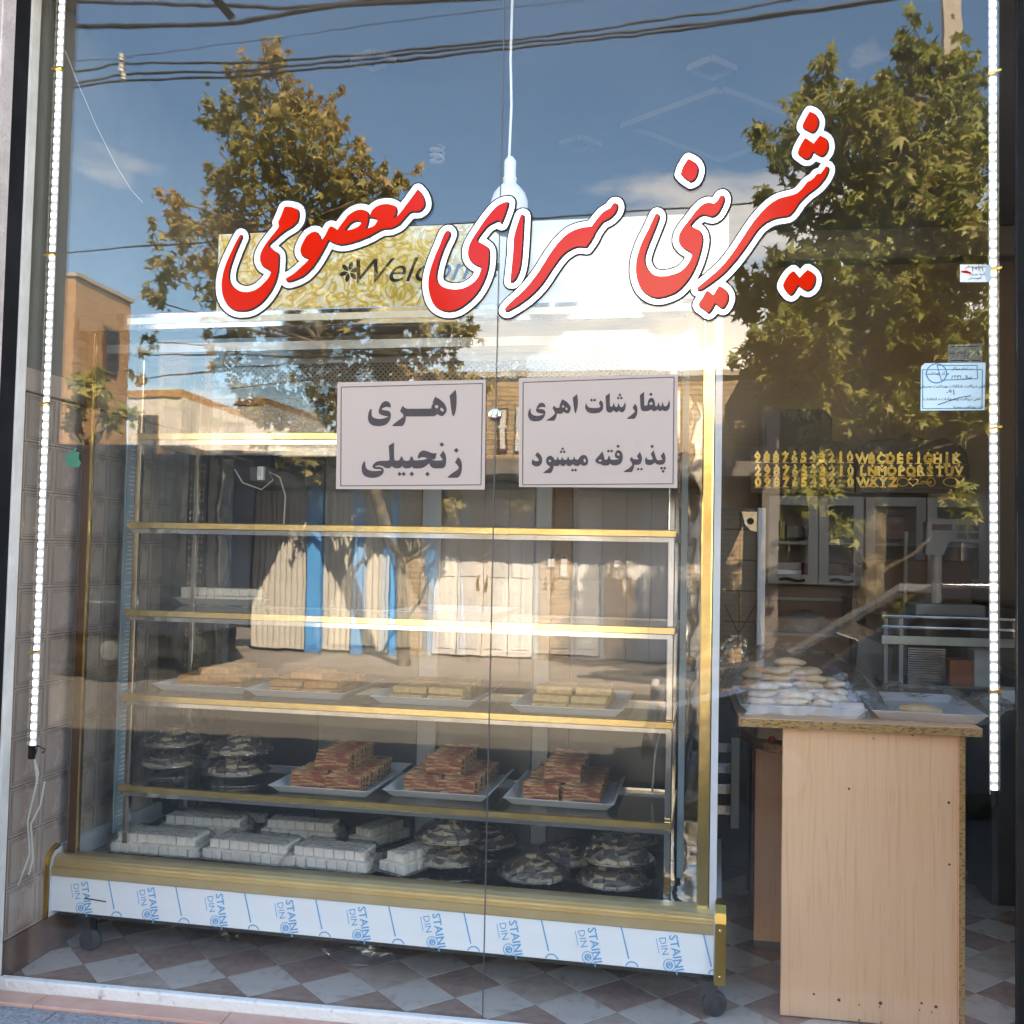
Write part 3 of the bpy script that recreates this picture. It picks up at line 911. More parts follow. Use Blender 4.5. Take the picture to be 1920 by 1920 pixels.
for loops, lab in ((W1, 'red silver-edged word in Persian script on the window pane with the gold header behind'), (W2, 'red silver-edged Persian word running across the joint of the two panes'), (W3, 'red silver-edged Persian word with many dots, highest on the glass near the tree reflection')):
    a = np.array([p for lp in loops for p in lp])
    x0, y0 = a.min(0) - 34
    x1, y1 = a.max(0) + 34
    h = 1.5
    nx, ny = int((x1 - x0) / h), int((y1 - y0) / h)
    ph = sdf(loops, x0, y0, nx, ny, h)
    c0 = glass_xy(((x0 + x1) / 2, (y0 + y1) / 2), GY)
    t = thing('window_lettering', lab, 'lettering', (c0[0], GY, c0[1]), group='painted words on the shop window')

    def tog(lps, dx=0, dy=0):
        return [[(lambda q: (q[0] - c0[0], q[1] - c0[1]))(glass_xy((p[0] + dx, p[1] + dy), GY)) for p in lp] for lp in lps]
    solid = [lp for lp in loops]
    holes = []
    for lp in loops:
        c = np.mean(np.array(lp), 0)
        if lp is W1[2]:
            holes.append(lp)
    for lp in solid:
        if lp in holes:
            continue
        flat(tog([lp] + (holes if lp is W1[1] else [])), 0.0003, 0.0006).build('letter', M['red'], t)
    def shf(dx, dy):
        def f_(x, y, t_):
            q = glass_xy((x + dx, y + dy), GY)
            return (q[0] - c0[0], t_, q[1] - c0[1])
        return f_
    for nm, lev, dx, dep, mm in (('letter_shadow', 1.2, 2.0, 0.0009, 'ink'), ('foil_border', 12.2, 1.0, 0.0015, 'foil'), ('outline', 15.3, 1.6, 0.0021, 'ink')):
        field_sheet(ph, x0, y0, h, lev, shf(dx, dx), dep).build(nm, M[mm], t, fix=False)

# ------------------------------------------------------------------ paper notices
D = lambda x, y, r=38: [(x, y - r, 1), (x + r, y, 1), (x, y + r, 1), (x - r, y, 1)]
N1 = crop(660, 720, 8.348, [P('1620,90! 1635,160 1637,300 1625,420 1595,500 1575,490 1555,400 1540,270 1528,185!'),
    P('1305,200! 1380,245 1450,310 1483,390 1470,450 1420,500 1380,495 1335,470! 1300,495 1260,505 845,508! 840,560 820,620 790,658! 645,658 640,640 700,590 770,540 805,505 795,470 752,425! 795,340! 830,375 870,388! 1240,385! 1248,340 1270,310 1262,290! 1285,235'),
    P('1295,350 1325,328 1355,355 1325,382'), P('1395,368! 1425,390 1438,415 1425,435! 1395,418 1380,400'),
    P('605,370! 540,358 490,375 468,395 500,410 570,420 605,455 608,510 590,570 540,630 470,655 400,660 320,645 270,600 252,530 262,450 290,395 310,400 305,450 320,510 380,540 460,545 540,525 572,512! 520,500 450,480 420,440 430,380 470,300 530,268 580,285 608,330')])
N1b = crop(660, 820, 8.348, [D(1633, 205, 40), P('1660,310! 1700,350 1720,410 1720,500 1700,580 1660,632! 1510,632 1505,615 1570,560 1640,515 1670,480 1655,440 1613,395!'), D(1407, 113, 38),
    P('1428,208! 1460,260 1475,330 1470,420 1445,470 1390,485 1280,483 1230,450 1208,405! 1170,440 1100,480 1000,488 965,480 937,458! 905,480 830,485 785,452! 750,480 690,484 655,475 627,450! 590,480 540,484 510,470 470,448 420,440 370,450! 370,462 430,463 480,480 497,510 490,560 440,605 370,630 290,632 210,610 165,560 152,490 165,420 195,378 210,385 210,430 230,490 290,520 370,528 470,518! 440,500 360,495 325,470 330,430 380,385 450,368 560,365 588,350! 577,130! 660,80! 662,330 685,360 735,360 760,320 780,298 798,330 820,362 890,365 915,325 935,295 955,325 975,360 1050,358 1130,350 1185,330! 1130,312 1080,315 1045,335! 1030,310 1050,250 1105,208 1170,215 1250,245 1328,248! 1305,340! 1255,350! 1300,362 1390,362 1422,350! 1375,285!'),
    D(745, 574, 34), D(811, 574, 34), D(937, 573, 38), D(1183, 575, 38)])
N2 = crop(980, 725, 6.621, [P('1507,65! 1510,230! 1540,235 1552,210 1560,170 1590,140 1625,150 1642,200 1645,240! 1670,240 1685,195 1700,230 1720,245 1735,190 1750,230 1775,245 1800,220 1818,170! 1828,210 1820,270 1790,300 1750,300 1735,285! 1715,300 1690,298 1675,280! 1650,300 1620,303 1600,285 1560,300 1510,305 1475,290 1462,240 1455,105!'),
    P('1572,210 1595,190 1615,205 1602,226 1582,224'), D(1593, 95, 23), P('1393,210! 1420,250 1425,310 1410,370 1385,400! 1300,400 1300,390 1345,355 1385,320 1390,300 1365,265!'),
    P('1082,80! 1083,235! 1110,250 1130,205 1145,240 1170,255 1190,205 1205,240 1230,255 1255,230 1272,190! 1280,240 1265,295 1240,318 1210,310 1195,295! 1170,318 1140,305 1125,292! 1100,320 1060,318 1040,290 1035,230 1028,120!'),
    D(1207, 103, 19), D(1186, 141, 19), D(1226, 141, 19), P('970,168! 995,200 1000,250 990,290 950,322 880,332 820,322 785,285 777,240 795,205! 800,235 825,258 880,265 940,262 968,245! 945,205!'), D(855, 167, 20), D(895, 167, 20),
    P('675,92! 685,160 683,240 660,328 645,310 632,230 622,140!'),
    P('490,158! 545,185 590,240 597,275 575,325 545,330 510,312! 480,335 425,335! 420,370 395,422! 305,422 305,410 360,375 400,335 395,310 370,265! 393,235! 415,262 455,262! 460,230 465,215!'),
    P('485,245 503,231 519,245 504,262'), P('540,255 558,275 552,292 532,280'),
    P('283,258! 245,252 205,262 200,275 250,282 280,305 278,350 255,395 215,422 160,430 105,420 72,380 68,330 85,280 100,275 100,310 120,345 170,362 230,355 265,338! 210,330 170,310 172,270 200,215 240,198 275,220')])
N2b = crop(980, 825, 6.621, [P('1750,150! 1772,200 1772,260 1752,298 1700,308 1665,300 1640,285 1600,308 1550,310 1525,290 1520,240 1538,205! 1545,235 1580,245 1615,240! 1605,205 1590,175! 1625,125! 1645,190 1668,245 1705,250 1737,242! 1713,198!'),
    D(1724, 350, 20), D(1764, 350, 20), D(1744, 388, 20), D(1608, 80, 23),
    P('1455,148! 1475,190 1480,240 1465,290 1430,308 1385,308! 1380,350 1355,398! 1265,398 1262,385 1320,350 1358,310 1355,285 1328,245! 1352,208! 1380,238 1440,240! 1418,200!'), D(1434, 361, 19), D(1475, 361, 19),
    P('1185,125 1225,145 1243,200 1235,260 1205,300 1150,315 1110,310 1085,292! 1060,315 1000,315 970,298! 930,290 905,265 910,235 950,190 990,140! 1010,200 1018,240 1050,240 1060,215 1075,195 1088,230 1110,245 1190,240! 1190,232! 1155,220 1145,180 1160,140'),
    P('1170,180 1185,162 1205,180 1190,195'), P('940,258 965,240 985,258 960,268'), D(1065, 137, 20), D(1105, 137, 20), D(1185, 78, 23),
    P('755,185 795,205 813,260 800,305 760,320 715,300! 690,322 650,318 625,300! 590,322 560,320 540,300! 510,322 480,318 465,300! 440,322 385,322! 375,370 350,410! 265,410 262,400 310,365 340,330 310,310 292,270 300,220 340,195 375,210 395,240 420,245 435,205 450,240 475,245 490,210 508,240 545,245 565,205 580,240 600,245 625,240 640,205 655,240 690,240 715,205'),
    P('755,245 772,230 786,260 768,280'), P('320,262 338,245 355,262 338,272'), D(497, 110, 19), D(478, 147, 19), D(517, 147, 19), D(620, 374, 20), D(658, 374, 20),
    P('182,150! 225,190 243,240 235,290 205,322 165,328 125,310 112,280 125,235! 145,258 185,262 205,250! 180,215 155,195!')])
for quad, inner, groups, lab in (
        (((633, 717), (911, 712), (909, 918), (630, 917)), ((640, 726), (905, 719), (902, 909), (639, 911)), (N1, N1b), 'white paper notice in bold Persian script taped left of the chrome clamp'),
        (((973, 709), (1271, 701), (1270, 915), (973, 913)), ((981, 717), (1264, 707), (1262, 907), (980, 909)), (N2, N2b), 'white paper notice in bold Persian script taped right of the chrome clamp')):
    cc = glass_xy((sum(p[0] for p in quad) / 4, sum(p[1] for p in quad) / 4), -0.002)
    t = thing('paper_notice', lab, 'notice', (cc[0], -0.002, cc[1]), group='paper notices on the window')
    G = lambda lps: [[(lambda q: (q[0] - cc[0], q[1] - cc[1]))(glass_xy(p, -0.002)) for p in lp] for lp in lps]
    # the sheet, very slightly wavy
    m = MB()
    nx, ny = 16, 12
    for iy in range(ny + 1):
        for ix in range(nx + 1):
            s, q = ix / nx, iy / ny
            px = (quad[0][0] * (1 - s) + quad[1][0] * s) * (1 - q) + (quad[3][0] * (1 - s) + quad[2][0] * s) * q
            py = (quad[0][1] * (1 - s) + quad[1][1] * s) * (1 - q) + (quad[3][1] * (1 - s) + quad[2][1] * s) * q
            a = G([[(px, py)]])[0][0]
            m.v.append((a[0], 0.0, a[1]))
    for iy in range(ny):
        for ix in range(nx):
            k = iy * (nx + 1) + ix
            m.f.append((k, k + 1, k + nx + 2, k + nx + 1))
            m.m.append(0)
    sheet = m.build('sheet', M['paper'], t)
    sheet.modifiers.new('thickness', 'SOLIDIFY').thickness = 0.0004
    mb = MB()
    e = list(inner) + [inner[0]]
    for a, b in zip(e, e[1:]):
        g = G([[a, b]])[0]
        mb.bar((g[0][0], -0.0009, g[0][1]), (g[1][0], -0.0009, g[1][1]), 0.0021, 0.0006, (0, 1, 0))
    mb.build('border_line', M['print'], t)
    for gr in groups:
        used = set()
        for i, lp in enumerate(gr):
            a = np.array(lp)
            if i in used:
                continue
            hs = []
            for j in range(i + 1, min(i + 3, len(gr))):
                b = np.array(gr[j])
                if (b.min(0) > a.min(0)).all() and (b.max(0) < a.max(0)).all() and len(a) > 30:
                    # inside the glyph: a hole
                    c = b.mean(0)
                    n_in = 0
                    for (ax, ay), (bx, by) in zip(a, np.roll(a, -1, 0)):
                        if (ay > c[1]) != (by > c[1]) and c[0] < (bx - ax) * (c[1] - ay) / (by - ay) + ax:
                            n_in += 1
                    if n_in % 2 == 1 and len(b) < 30:
                        hs.append(gr[j])
                        used.add(j)
            flat(G([lp] + hs), -0.0012, -0.0006).build('letter', M['print'], t)


# ------------------------------------------------------------------ small stickers
def quadfilm(name, pts, y, m, parent, base, th=0.0004):
    g = [(on(x, yy, 1, y)[0] - base[0], on(x, yy, 1, y)[2] - base[2]) for x, yy in pts]
    return MB().prism([g], lambda a, b, t: (a, t, b), y - base[1] - th, y - base[1]).build(name, m, parent)


def fa(txt, size, px, py, y, parent, base, m, rot=0.0, res=1):
    me = text_mesh(shape_fa(txt), size, m, 0.0002, res=res)
    p = on(px, py, 1, y)
    return put('lettering', me, parent, (p[0] - base[0], y - base[1], p[2] - base[2]), (PI / 2, rot, 0))


sp = Vector(on(1786, 725, 1, -0.002))
st = thing('permit_sticker', 'pale blue permit sticker with blue circle and border beside the right light strip', 'sticker', sp)
quadfilm('sheet', ((1734, 681), (1848, 680), (1846, 769), (1726, 770), (1727, 688)), -0.0015, M['bluesticker'], st, sp)


def line(pts, y, wd, m, parent, base, name='border_line', closed=True):
    g = [Vector(on(x, yy, 1, y)) - base for x, yy in pts]
    mb = MB()
    for a, b in zip(g, g[1:] + g[:1] if closed else g[1:]):
        mb.bar(a, b, wd, 0.0004, (0, 1, 0))
    return mb.build(name, m, parent)


line(((1730, 693), (1842, 693), (1841, 766), (1730, 766)), -0.0023, 0.0022, M['stickerline'], st, sp)
line(((1757, 685), (1832, 685), (1833, 710), (1765, 713)), -0.0024, 0.0024, M['stickerline'], st, sp)
line([(1756 + 19 * math.cos(a), 700 + 18 * math.sin(a)) for a in [i * PI / 10 for i in range(20)]], -0.0025, 0.003, M['stickerline'], st, sp, 'emblem_ring')
for txt, s, x, y in (('مرکز بهداشت', 0.012, 1757, 700), ('در تمام مراکز', 0.011, 1805, 691), ('سال ۱۳۹۸', 0.014, 1803, 707), ('تلفن دریافت شکایات بهداشت محیطی', 0.0115, 1786, 724), ('۱۹۰', 0.022, 1782, 736), ('تلفن دریافت پیشنهادات و انتقادات', 0.0108, 1785, 748), ('اداره بهداشت محیط', 0.010, 1815, 763)):
    fa(txt, s, x, y, -0.0024, st, sp, M['ink'])
MB().tube([Vector(on(x, y, 1, -0.003)) - sp for x, y in ((1758, 759), (1775, 753), (1800, 745), (1820, 742))], 0.0011, 4).build('pen_stroke', M['ink'], st)
s2 = Vector(on(1808, 662, 1, 0.0095))
st2 = thing('dark_sticker', 'grey see-through sticker with black Persian writing above the pale blue permit', 'sticker', s2)
quadfilm('sheet', ((1777, 646), (1842, 644), (1840, 683), (1777, 683)), 0.0095, mat('smoke_film', (0.14, 0.135, 0.12), (0.17, 0.165, 0.15), rough=0.4), st2, s2)
for pts in (((1783, 650), (1838, 649)), ((1783, 676), (1838, 676))):
    line(pts, 0.0088, 0.0022, M['ink'], st2, s2, closed=False)
fa('سواد آبی انجام پستی', 0.0125, 1808, 661, 0.0088, st2, s2, M['ink'])
fa('۱۳۰۰', 0.015, 1808, 669, 0.0088, st2, s2, M['ink'])
s3 = Vector(on(1828, 512, 1, -0.002))
st3 = thing('small_sticker', 'small white and blue sticker with a red streak touching the right light strip', 'sticker', s3)
quadfilm('sheet', ((1800, 496), (1851, 496), (1851, 529), (1800, 529)), -0.0015, M['film'], st3, s3)
quadfilm('blue_wave', ((1848, 496.5), (1858, 496.5), (1858, 528), (1850, 528), (1846, 516)), -0.0023, M['bluesticker'], st3, s3)
quadfilm('red_streak', ((1802, 508), (1812, 507), (1821, 511), (1821, 514), (1803, 511)), -0.0023, M['red'], st3, s3)
for txt, s, x, y in (('سازمان صنفی', 0.010, 1829, 499), ('۱۳۹۲', 0.017, 1833, 505), ('اتحادیه صنف', 0.010, 1836, 514), ('شهرستان', 0.009, 1828, 521)):
    fa(txt, s, x, y, -0.0024, st3, s3, M['ink'])
ap = crop(100, 780, 6, [P('160,410 190,402 225,412 262,402 300,412! 288,440 285,470 296,500 312,520! 300,560 275,578 240,572 215,572 180,578 155,545 142,490 145,440')])
s4 = Vector(on(137, 858, 1, -0.002))
ast = thing('apple_sticker', 'small green apple shaped sticker on the glass beside the left light strip', 'sticker', s4)
GA = lambda lps: [[(on(x, y, 1, -0.002)[0] - s4.x, on(x, y, 1, -0.002)[2] - s4.z) for x, y in lp] for lp in lps]
flat(GA(ap), -0.0004, 0.0).build('apple', M['green'], ast)
flat(GA(crop(100, 780, 6, [P('218,402 230,372 262,352! 258,382 240,400')])), -0.0004, 0.0).build('leaf', M['green'], ast)

# ================================================================== display cabinet
CB_B = math.atan((0.233 - 0.313) / 2.095)
CB_O = Vector((-2.070, 0.2565, 0.0))
CW, CDP = 2.206, 0.76
CS, CN = math.cos(CB_B), math.sin(CB_B)


def cab(u, v, z=0.0):
    return Vector((CB_O.x + u * CS - v * CN, CB_O.y + u * CN + v * CS, z))


def cuv(px, py, z=None, v=None):
    """cabinet coordinates (u, v, z) of a photograph pixel, on a height z or on a plane v"""
    d = _f + _r * ((px - 960) / F) - _u * ((py - 960) / F)
    if z is not None:
        t = (z - C0[2]) / d[2]
    else:
        n = np.array([-CN, CS, 0])
        t = (v - n @ (C0 - np.array(CB_O))) / (n @ d)
    p = C0 + d * t - np.array(CB_O)
    return p[0] * CS + p[1] * CN, -p[0] * CN + p[1] * CS, p[2]


kb = thing('display_cabinet', 'tall gold trimmed glass pastry display cabinet on black casters', 'cabinet', CB_O, CB_B)
bp = MB().box(0.0, CW, -0.004, 0.016, 0.146, 0.262).build('base_panel', M['film'], kb)
for i in range(9):
    # the film is printed over and over
    px = 152 + 134.5 * i * (1 + 0.018 * i)
    u0 = 0.10 + i * 0.2455
    if u0 > CW - 0.06:
        break
    pr = put('film_print', text_mesh('STAINL', 0.036, M['blueprint'], 0.0002, bold=0.0006), bp, (u0 + 0.032, -0.0046, 0.196), (PI / 2, R(78), 0))
    put('film_print', text_mesh('DIN', 0.033, M['blueprint'], 0.0002), bp, (u0 - 0.006, -0.0046, 0.217), (PI / 2, R(78), 0), (0.95, 0.9, 1))
    m = MB()
    m.bar((u0 - 0.028, -0.0046, 0.238), (u0 - 0.019, -0.0046, 0.195), 0.002, 0.0004, (0, 1, 0))
    for rr in (0.0165, 0.0185):
        pts = [(u0 + 0.012 + rr * math.cos(a), -0.0046, 0.163 + rr * math.sin(a)) for a in [k * PI / 9 for k in range(19)]]
        for a, b in zip(pts, pts[1:]):
            m.bar(a, b, 0.0012, 0.0004, (0, 1, 0))
    m.lathe([(0.0, -0.0002), (0.011, -0.0002), (0.011, 0.0002)], 16, (0, 0, 0))
    k = len(m.v) - 48
    for i2 in range(k, len(m.v)):
        x, y, z = m.v[i2]
        m.v[i2] = (u0 + 0.012 + x, -0.0046 - z, 0.163 + y)
    m.build('film_print', M['blueprint'], bp)
    put('film_print', text_mesh('CR', 0.014, M['film'], 0.0002), bp, (u0 + 0.012, -0.0052, 0.163), (PI / 2, R(78), 0))
    m = MB().bar((u0 + 0.112, -0.0046, 0.262), (u0 + 0.136, -0.0046, 0.170), 0.0042, 0.0004, (0, 1, 0))
    pts = [(u0 + 0.146 + 0.018 * math.cos(a), -0.0046, 0.148 + 0.014 * math.sin(a)) for a in [k * PI / 8 for k in range(9)]]
    for a, b in zip(pts, pts[1:]):
        m.bar(a, b, 0.004, 0.0004, (0, 1, 0))
    m.build('film_print', M['blueprint'], bp)
MB().bar((0.125, -0.0046, 0.197), (0.205, -0.0046, 0.192), 0.004, 0.0005, (0, 1, 0)).build('scratch', M['ink'], bp)
MB().box(0.01, CW - 0.01, 0.02, CDP - 0.02, 0.125, 0.29).build('base_box', M['darksteel'], kb)
MB().box(0.03, CW - 0.03, 0.12, CDP - 0.02, 0.292, 0.300).build('deck', M['mirror'], kb)
prof = [(-0.004, 0.263), (-0.010, 0.266), (-0.010, 0.290), (-0.002, 0.294), (-0.006, 0.298), (-0.006, 0.303), (0.0, 0.306), (-0.002, 0.309), (-0.002, 0.314), (0.004, 0.317), (0.004, 0.322), (0.02, 0.330), (0.055, 0.334), (0.055, 0.263)]
MB().prism([prof], lambda a, b, t: (t, a, b), 0.0, CW).build('gold_moulding', M['goldpale'], kb)
boxobj('ledge', (0.0, CW, 0.056, 0.12, 0.262, 0.301), M['gold'], kb)
cap = [(-0.014, 0.128), (-0.014, 0.30), (-0.006, 0.325), (0.012, 0.342), (0.04, 0.35), (0.74, 0.35), (0.74, 0.128)]
for u0, s in ((-0.001, -1), (CW + 0.001, 1)):
    MB().prism([cap], lambda a, b, t: (t, a, b), u0, u0 + s * 0.022).build('end_cap', M['whitepaint'], kb, bevel=0.002)
    q = [(a, b) for a, b in cap[:5]]
    outer = [(-0.022, 0.124), (-0.022, 0.303), (-0.013, 0.331), (0.008, 0.350), (0.04, 0.359)]
    gm = MB().prism([outer + q[::-1]], lambda a, b, t: (t, a, b), u0 + s * 0.002, u0 + s * 0.034)
    gm.prism([[(a - 0.004, b + 0.002) for a, b in outer] + outer[::-1]], lambda a, b, t: (t, a, b), u0 + s * 0.012, u0 + s * 0.024)
    ge = gm.build('gold_edge', M['goldsat'], kb)
    for z in (0.15, 0.285):
        MB().lathe([(0.0, -0.004), (0.004, -0.003), (0.005, 0.0)], 10).build('screw', M['chrome'], ge, loc=(u0 + s * 0.017, -0.0265, z), rot=(-PI / 2, 0, 0), smooth=True)
# posts and glass
pt = [(0.045, 0.030, 0.034, 0.026), (CW - 0.035, 0.030, 0.036, 0.03)]
for u, v, a, b in pt:
    MB().box(u - a / 2, u + a / 2, v, v + b, 0.33, 2.13).build('corner_post', M['gold'] if u > 1 else M['golddim'], kb, bevel=0.005, seg=2)
MB().box(CW - 0.015, CW + 0.006, 0.03, 0.065, 0.33, 2.14).build('post_cover', M['whitepaint'], kb)
boxobj('rear_post', (0.03, 0.06, CDP - 0.04, CDP - 0.01, 0.30, 2.13), M['chrome'], kb)
boxobj('rear_post', (CW - 0.05, CW - 0.02, CDP - 0.04, CDP - 0.01, 0.30, 2.13), M['chrome'], kb)
boxobj('front_glass', (0.065, CW - 0.055, 0.038, 0.044, 0.335, 2.10), M['cabglass'], kb)
boxobj('side_glass', (0.040, 0.046, 0.058, CDP - 0.045, 0.335, 2.10), M['cabglass'], kb)
boxobj('side_panel', (CW - 0.034, CW - 0.028, 0.062, CDP - 0.045, 0.335, 2.10), M['mirror'], kb)
boxobj('gold_bead', (0.0625, 0.068, 0.026, 0.0305, 0.335, 2.12), M['gold'], kb)
# film strip on the side glass, with printed ticks
u, v, _ = cuv(222, 1300, v=0.30)
fs = MB().box(0.047, 0.052, 0.27, 0.345, 0.34, 1.95).build('film_strip', M['bluefilm'], kb)
mk = MB()
for k in range(96):
    z = 0.36 + k * 0.0165 + rnd.uniform(-0.003, 0.003)
    if rnd.random() < 0.85:
        mk.box(0.0521, 0.0525, 0.285 + rnd.uniform(0, 0.02), 0.33, z, z + 0.003)
mk.build('tick_print', M['film'], fs)
MB().box(2.085, 2.105, 0.27, 0.30, 0.34, 2.1).build('film_strip', M['bluefilm'], kb)
# shelf uprights and shelves
for u in (0.155, 2.058):
    MB().box(u - 0.011, u + 0.011, 0.175, 0.197, 0.30, 2.08).build('shelf_upright', M['chrome'], kb, bevel=0.003)
    MB().box(u - 0.009, u + 0.009, 0.60, 0.618, 0.30, 2.08).build('shelf_upright', M['chrome'], kb, bevel=0.003)
SZ = (0.540, 0.858, 1.157, 1.468, 1.785)
for z in SZ:
    r = MB()
    r.prism([[(0.150, z - 0.019), (0.146, z - 0.016), (0.146, z + 0.003), (0.150, z + 0.006), (0.158, z + 0.006), (0.158, z - 0.019)]], lambda a, b, t: (t, a, b), 0.142, 2.072)
    rail = r.build('shelf_rail', M['gold'], kb)
    boxobj('shelf_trim', (0.15, 2.065, 0.1585, 0.1585 + 0.012, z - 0.034, z - 0.0065), M['chrome'], kb)
    boxobj('shelf_rail', (0.142, 2.072, 0.625, 0.637, z - 0.026, z + 0.004), M['chrome'], kb)
    boxobj('glass_shelf', (0.144, 2.07, 0.1595, 0.624, z - 0.0055, z), M['shelfglass'], kb)
    for u in (0.143, 2.063):
        boxobj('shelf_bracket', (u - 0.002, u + 0.006, 0.16, 0.62, z - 0.028, z - 0.0065), M['steel'], kb)
# back panels, seen from the front between pixel columns
BV = 0.70


def back(name, pa, pb, m, z0=0.30, z1=2.0, dv=0.0):
    ua, ub = cuv(pa, 1150, v=BV + dv)[0], cuv(pb, 1150, v=BV + dv)[0]
    return MB().box(ua, ub, BV + dv, BV + dv + 0.012, z0, z1).build(name, m, kb), ua, ub


back('back_panel', 268, 345, M['mirror'])
b2, ua, ub = back('slotted_upright', 346, 380, M['darksteel'], dv=0.002)
sl_ = MB()
for k in range(60):
    z = 0.42 + k * 0.024
    if k % 4 == 3:
        continue
    for j in range(5):
        x = ua + (ub - ua) * (0.12 + 0.17 * j)
        sl_.box(x, x + 0.006, BV - 0.002, BV + 0.0015, z, z + 0.014)
sl_.build('slot', M['chrome'], b2)
back('back_panel', 384, 430, M['mirror'])
back('back_panel', 432, 600, M['navysteel'])
back('back_panel', 604, 786, M['backfilm'], z1=1.9, dv=0.004)
back('back_stile', 788, 822, M['backstile'], dv=-0.02)
back('back_panel', 824, 1000, M['backfilm'], dv=0.006)
back('back_stile', 1003, 1031, M['backstile'], dv=-0.02)
back('back_panel', 1034, 1070, M['darkwood'], dv=0.01)
b3, ua, ub = back('back_panel', 1073, 1268, M['backfilm'], dv=-0.004)
yy = BV - 0.0045
for bx, bz, rot, s in ((1150, 940, 62, 0.05), (1158, 1055, 62, 0.042), (1205, 1410, -27, 0.05), (1245, 930, 80, 0.05)):
    q = cuv(bx, bz, v=yy)
    put('film_print', text_mesh('STAINLESS STEEL', s, M['greyprint'], 0.0002), b3, (q[0], yy, q[2]), (PI / 2, R(rot), 0))
lm = MB()
for a, b in (((1095, 915), (1125, 970)), ((1190, 915), (1235, 985)), ((1078, 975), (1130, 1060)), ((1180, 975), (1235, 1070)), ((1130, 1060), (1200, 1180)), ((1075, 1395), (1170, 1340)), ((1180, 1470), (1262, 1400))):
    p, q = cuv(*a, v=yy), cuv(*b, v=yy)
    lm.bar((p[0], yy, p[2]), (q[0], yy, q[2]), 0.006, 0.0006, (0, 1, 0))
lm.build('film_print', M['greyprint'], b3)
back('back_panel', 1280, 1338, M['mirror'], dv=-0.002)
# canopy
boxobj('canopy_top', (0.0, CW, 0.03, CDP, 2.165, 2.185), M['whitepaint'], kb)
boxobj('canopy_rail', (0.0, CW, 0.022, 0.05, 2.132, 2.192), M['chrome'], kb, bevel=0.004)
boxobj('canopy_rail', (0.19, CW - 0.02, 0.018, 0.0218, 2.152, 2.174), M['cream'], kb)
boxobj('canopy_rail', (0.06, CW - 0.06, 0.10, 0.12, 2.07, 2.10), M['steel'], kb)
boxobj('canopy_rail', (0.06, CW - 0.06, 0.30, 0.33, 2.09, 2.125), M['steel'], kb)
boxobj('canopy_rail', (0.06, CW - 0.06, 0.50, 0.52, 2.10, 2.12), M['film'], kb)
MB().tube([(0.12, 0.21, 2.10), (CW - 0.12, 0.21, 2.10)], 0.013, 10).build('lamp_tube', M['lamp'], kb, smooth=True)
boxobj('lamp_rail', (0.1, CW - 0.1, 0.24, 0.28, 2.10, 2.13), M['film'], kb)
# lattice vent high on the back
z0, z1 = cuv(800, 716, v=0.66)[2], cuv(800, 679, v=0.66)[2]
lt = MB().box(0.15, 2.08, 0.655, 0.662, z0 - 0.012, z0).box(0.15, 2.08, 0.655, 0.662, z1, z1 + 0.02)
hh = z1 - z0
n = int(1.93 / 0.021)
for k in range(n):
    u = 0.15 + k * 0.021
    lt.bar((u, 0.657, z0), (min(u + hh, 2.08), 0.657, z0 + min(hh, 2.08 - u)), 0.0075, 0.002, (0, 1, 0))
    lt.bar((u + 0.021, 0.6595, z0), (max(u + 0.021 - hh, 0.15), 0.6595, z0 + min(hh, u + 0.021 - 0.15)), 0.0075, 0.002, (0, 1, 0))
tag(lt.build('vent_lattice', M['whitepaint'], kb), kind='stuff')
boxobj('vent_back', (0.15, 2.08, 0.675, 0.68, z0, z1), M['darksteel'], kb)
# header board
HV = 0.20
q0, q1 = cuv(408, 500, v=HV), cuv(1366, 480, v=HV)
zt, zb = cuv(1366, 398, v=HV)[2], 2.187
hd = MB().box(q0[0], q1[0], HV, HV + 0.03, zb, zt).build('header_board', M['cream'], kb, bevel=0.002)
gu0, gu1 = cuv(412, 500, v=HV)[0], cuv(905, 500, v=HV)[0]
boxobj('gold_print', (gu0, gu1, HV - 0.001, HV - 0.0002, zb + 0.004, zt - 0.004), M['goldprint'], hd)  # print stops partway; bare cream beyond stands for the sky's washed-out reflection
wm = text_mesh('Welcome', 0.135, M['ink'], 0.0003, shear=0.35, res=6)
q = cuv(790, 505, v=HV)
put('welcome_print', wm, hd, (q[0], HV - 0.0016, q[2] - 0.004), UP, (1.0, 0.9, 1))
fl = MB()
q = cuv(655, 510, v=HV)
for a in (15, 75, 135, 195, 255, 315):
    lp = [(q[0] + math.cos(R(a)) * r * 1 - math.sin(R(a)) * w_, q[2] + math.sin(R(a)) * r + math.cos(R(a)) * w_) for r, w_ in ((0.004, 0), (0.016, 0.008), (0.03, 0.007), (0.038, 0), (0.03, -0.007), (0.016, -0.008))]
    fl.prism([lp], lambda a_, b_, t: (a_, t, b_), HV - 0.0018, HV - 0.0012)
fl.build('flower_print', M['ink'], hd)
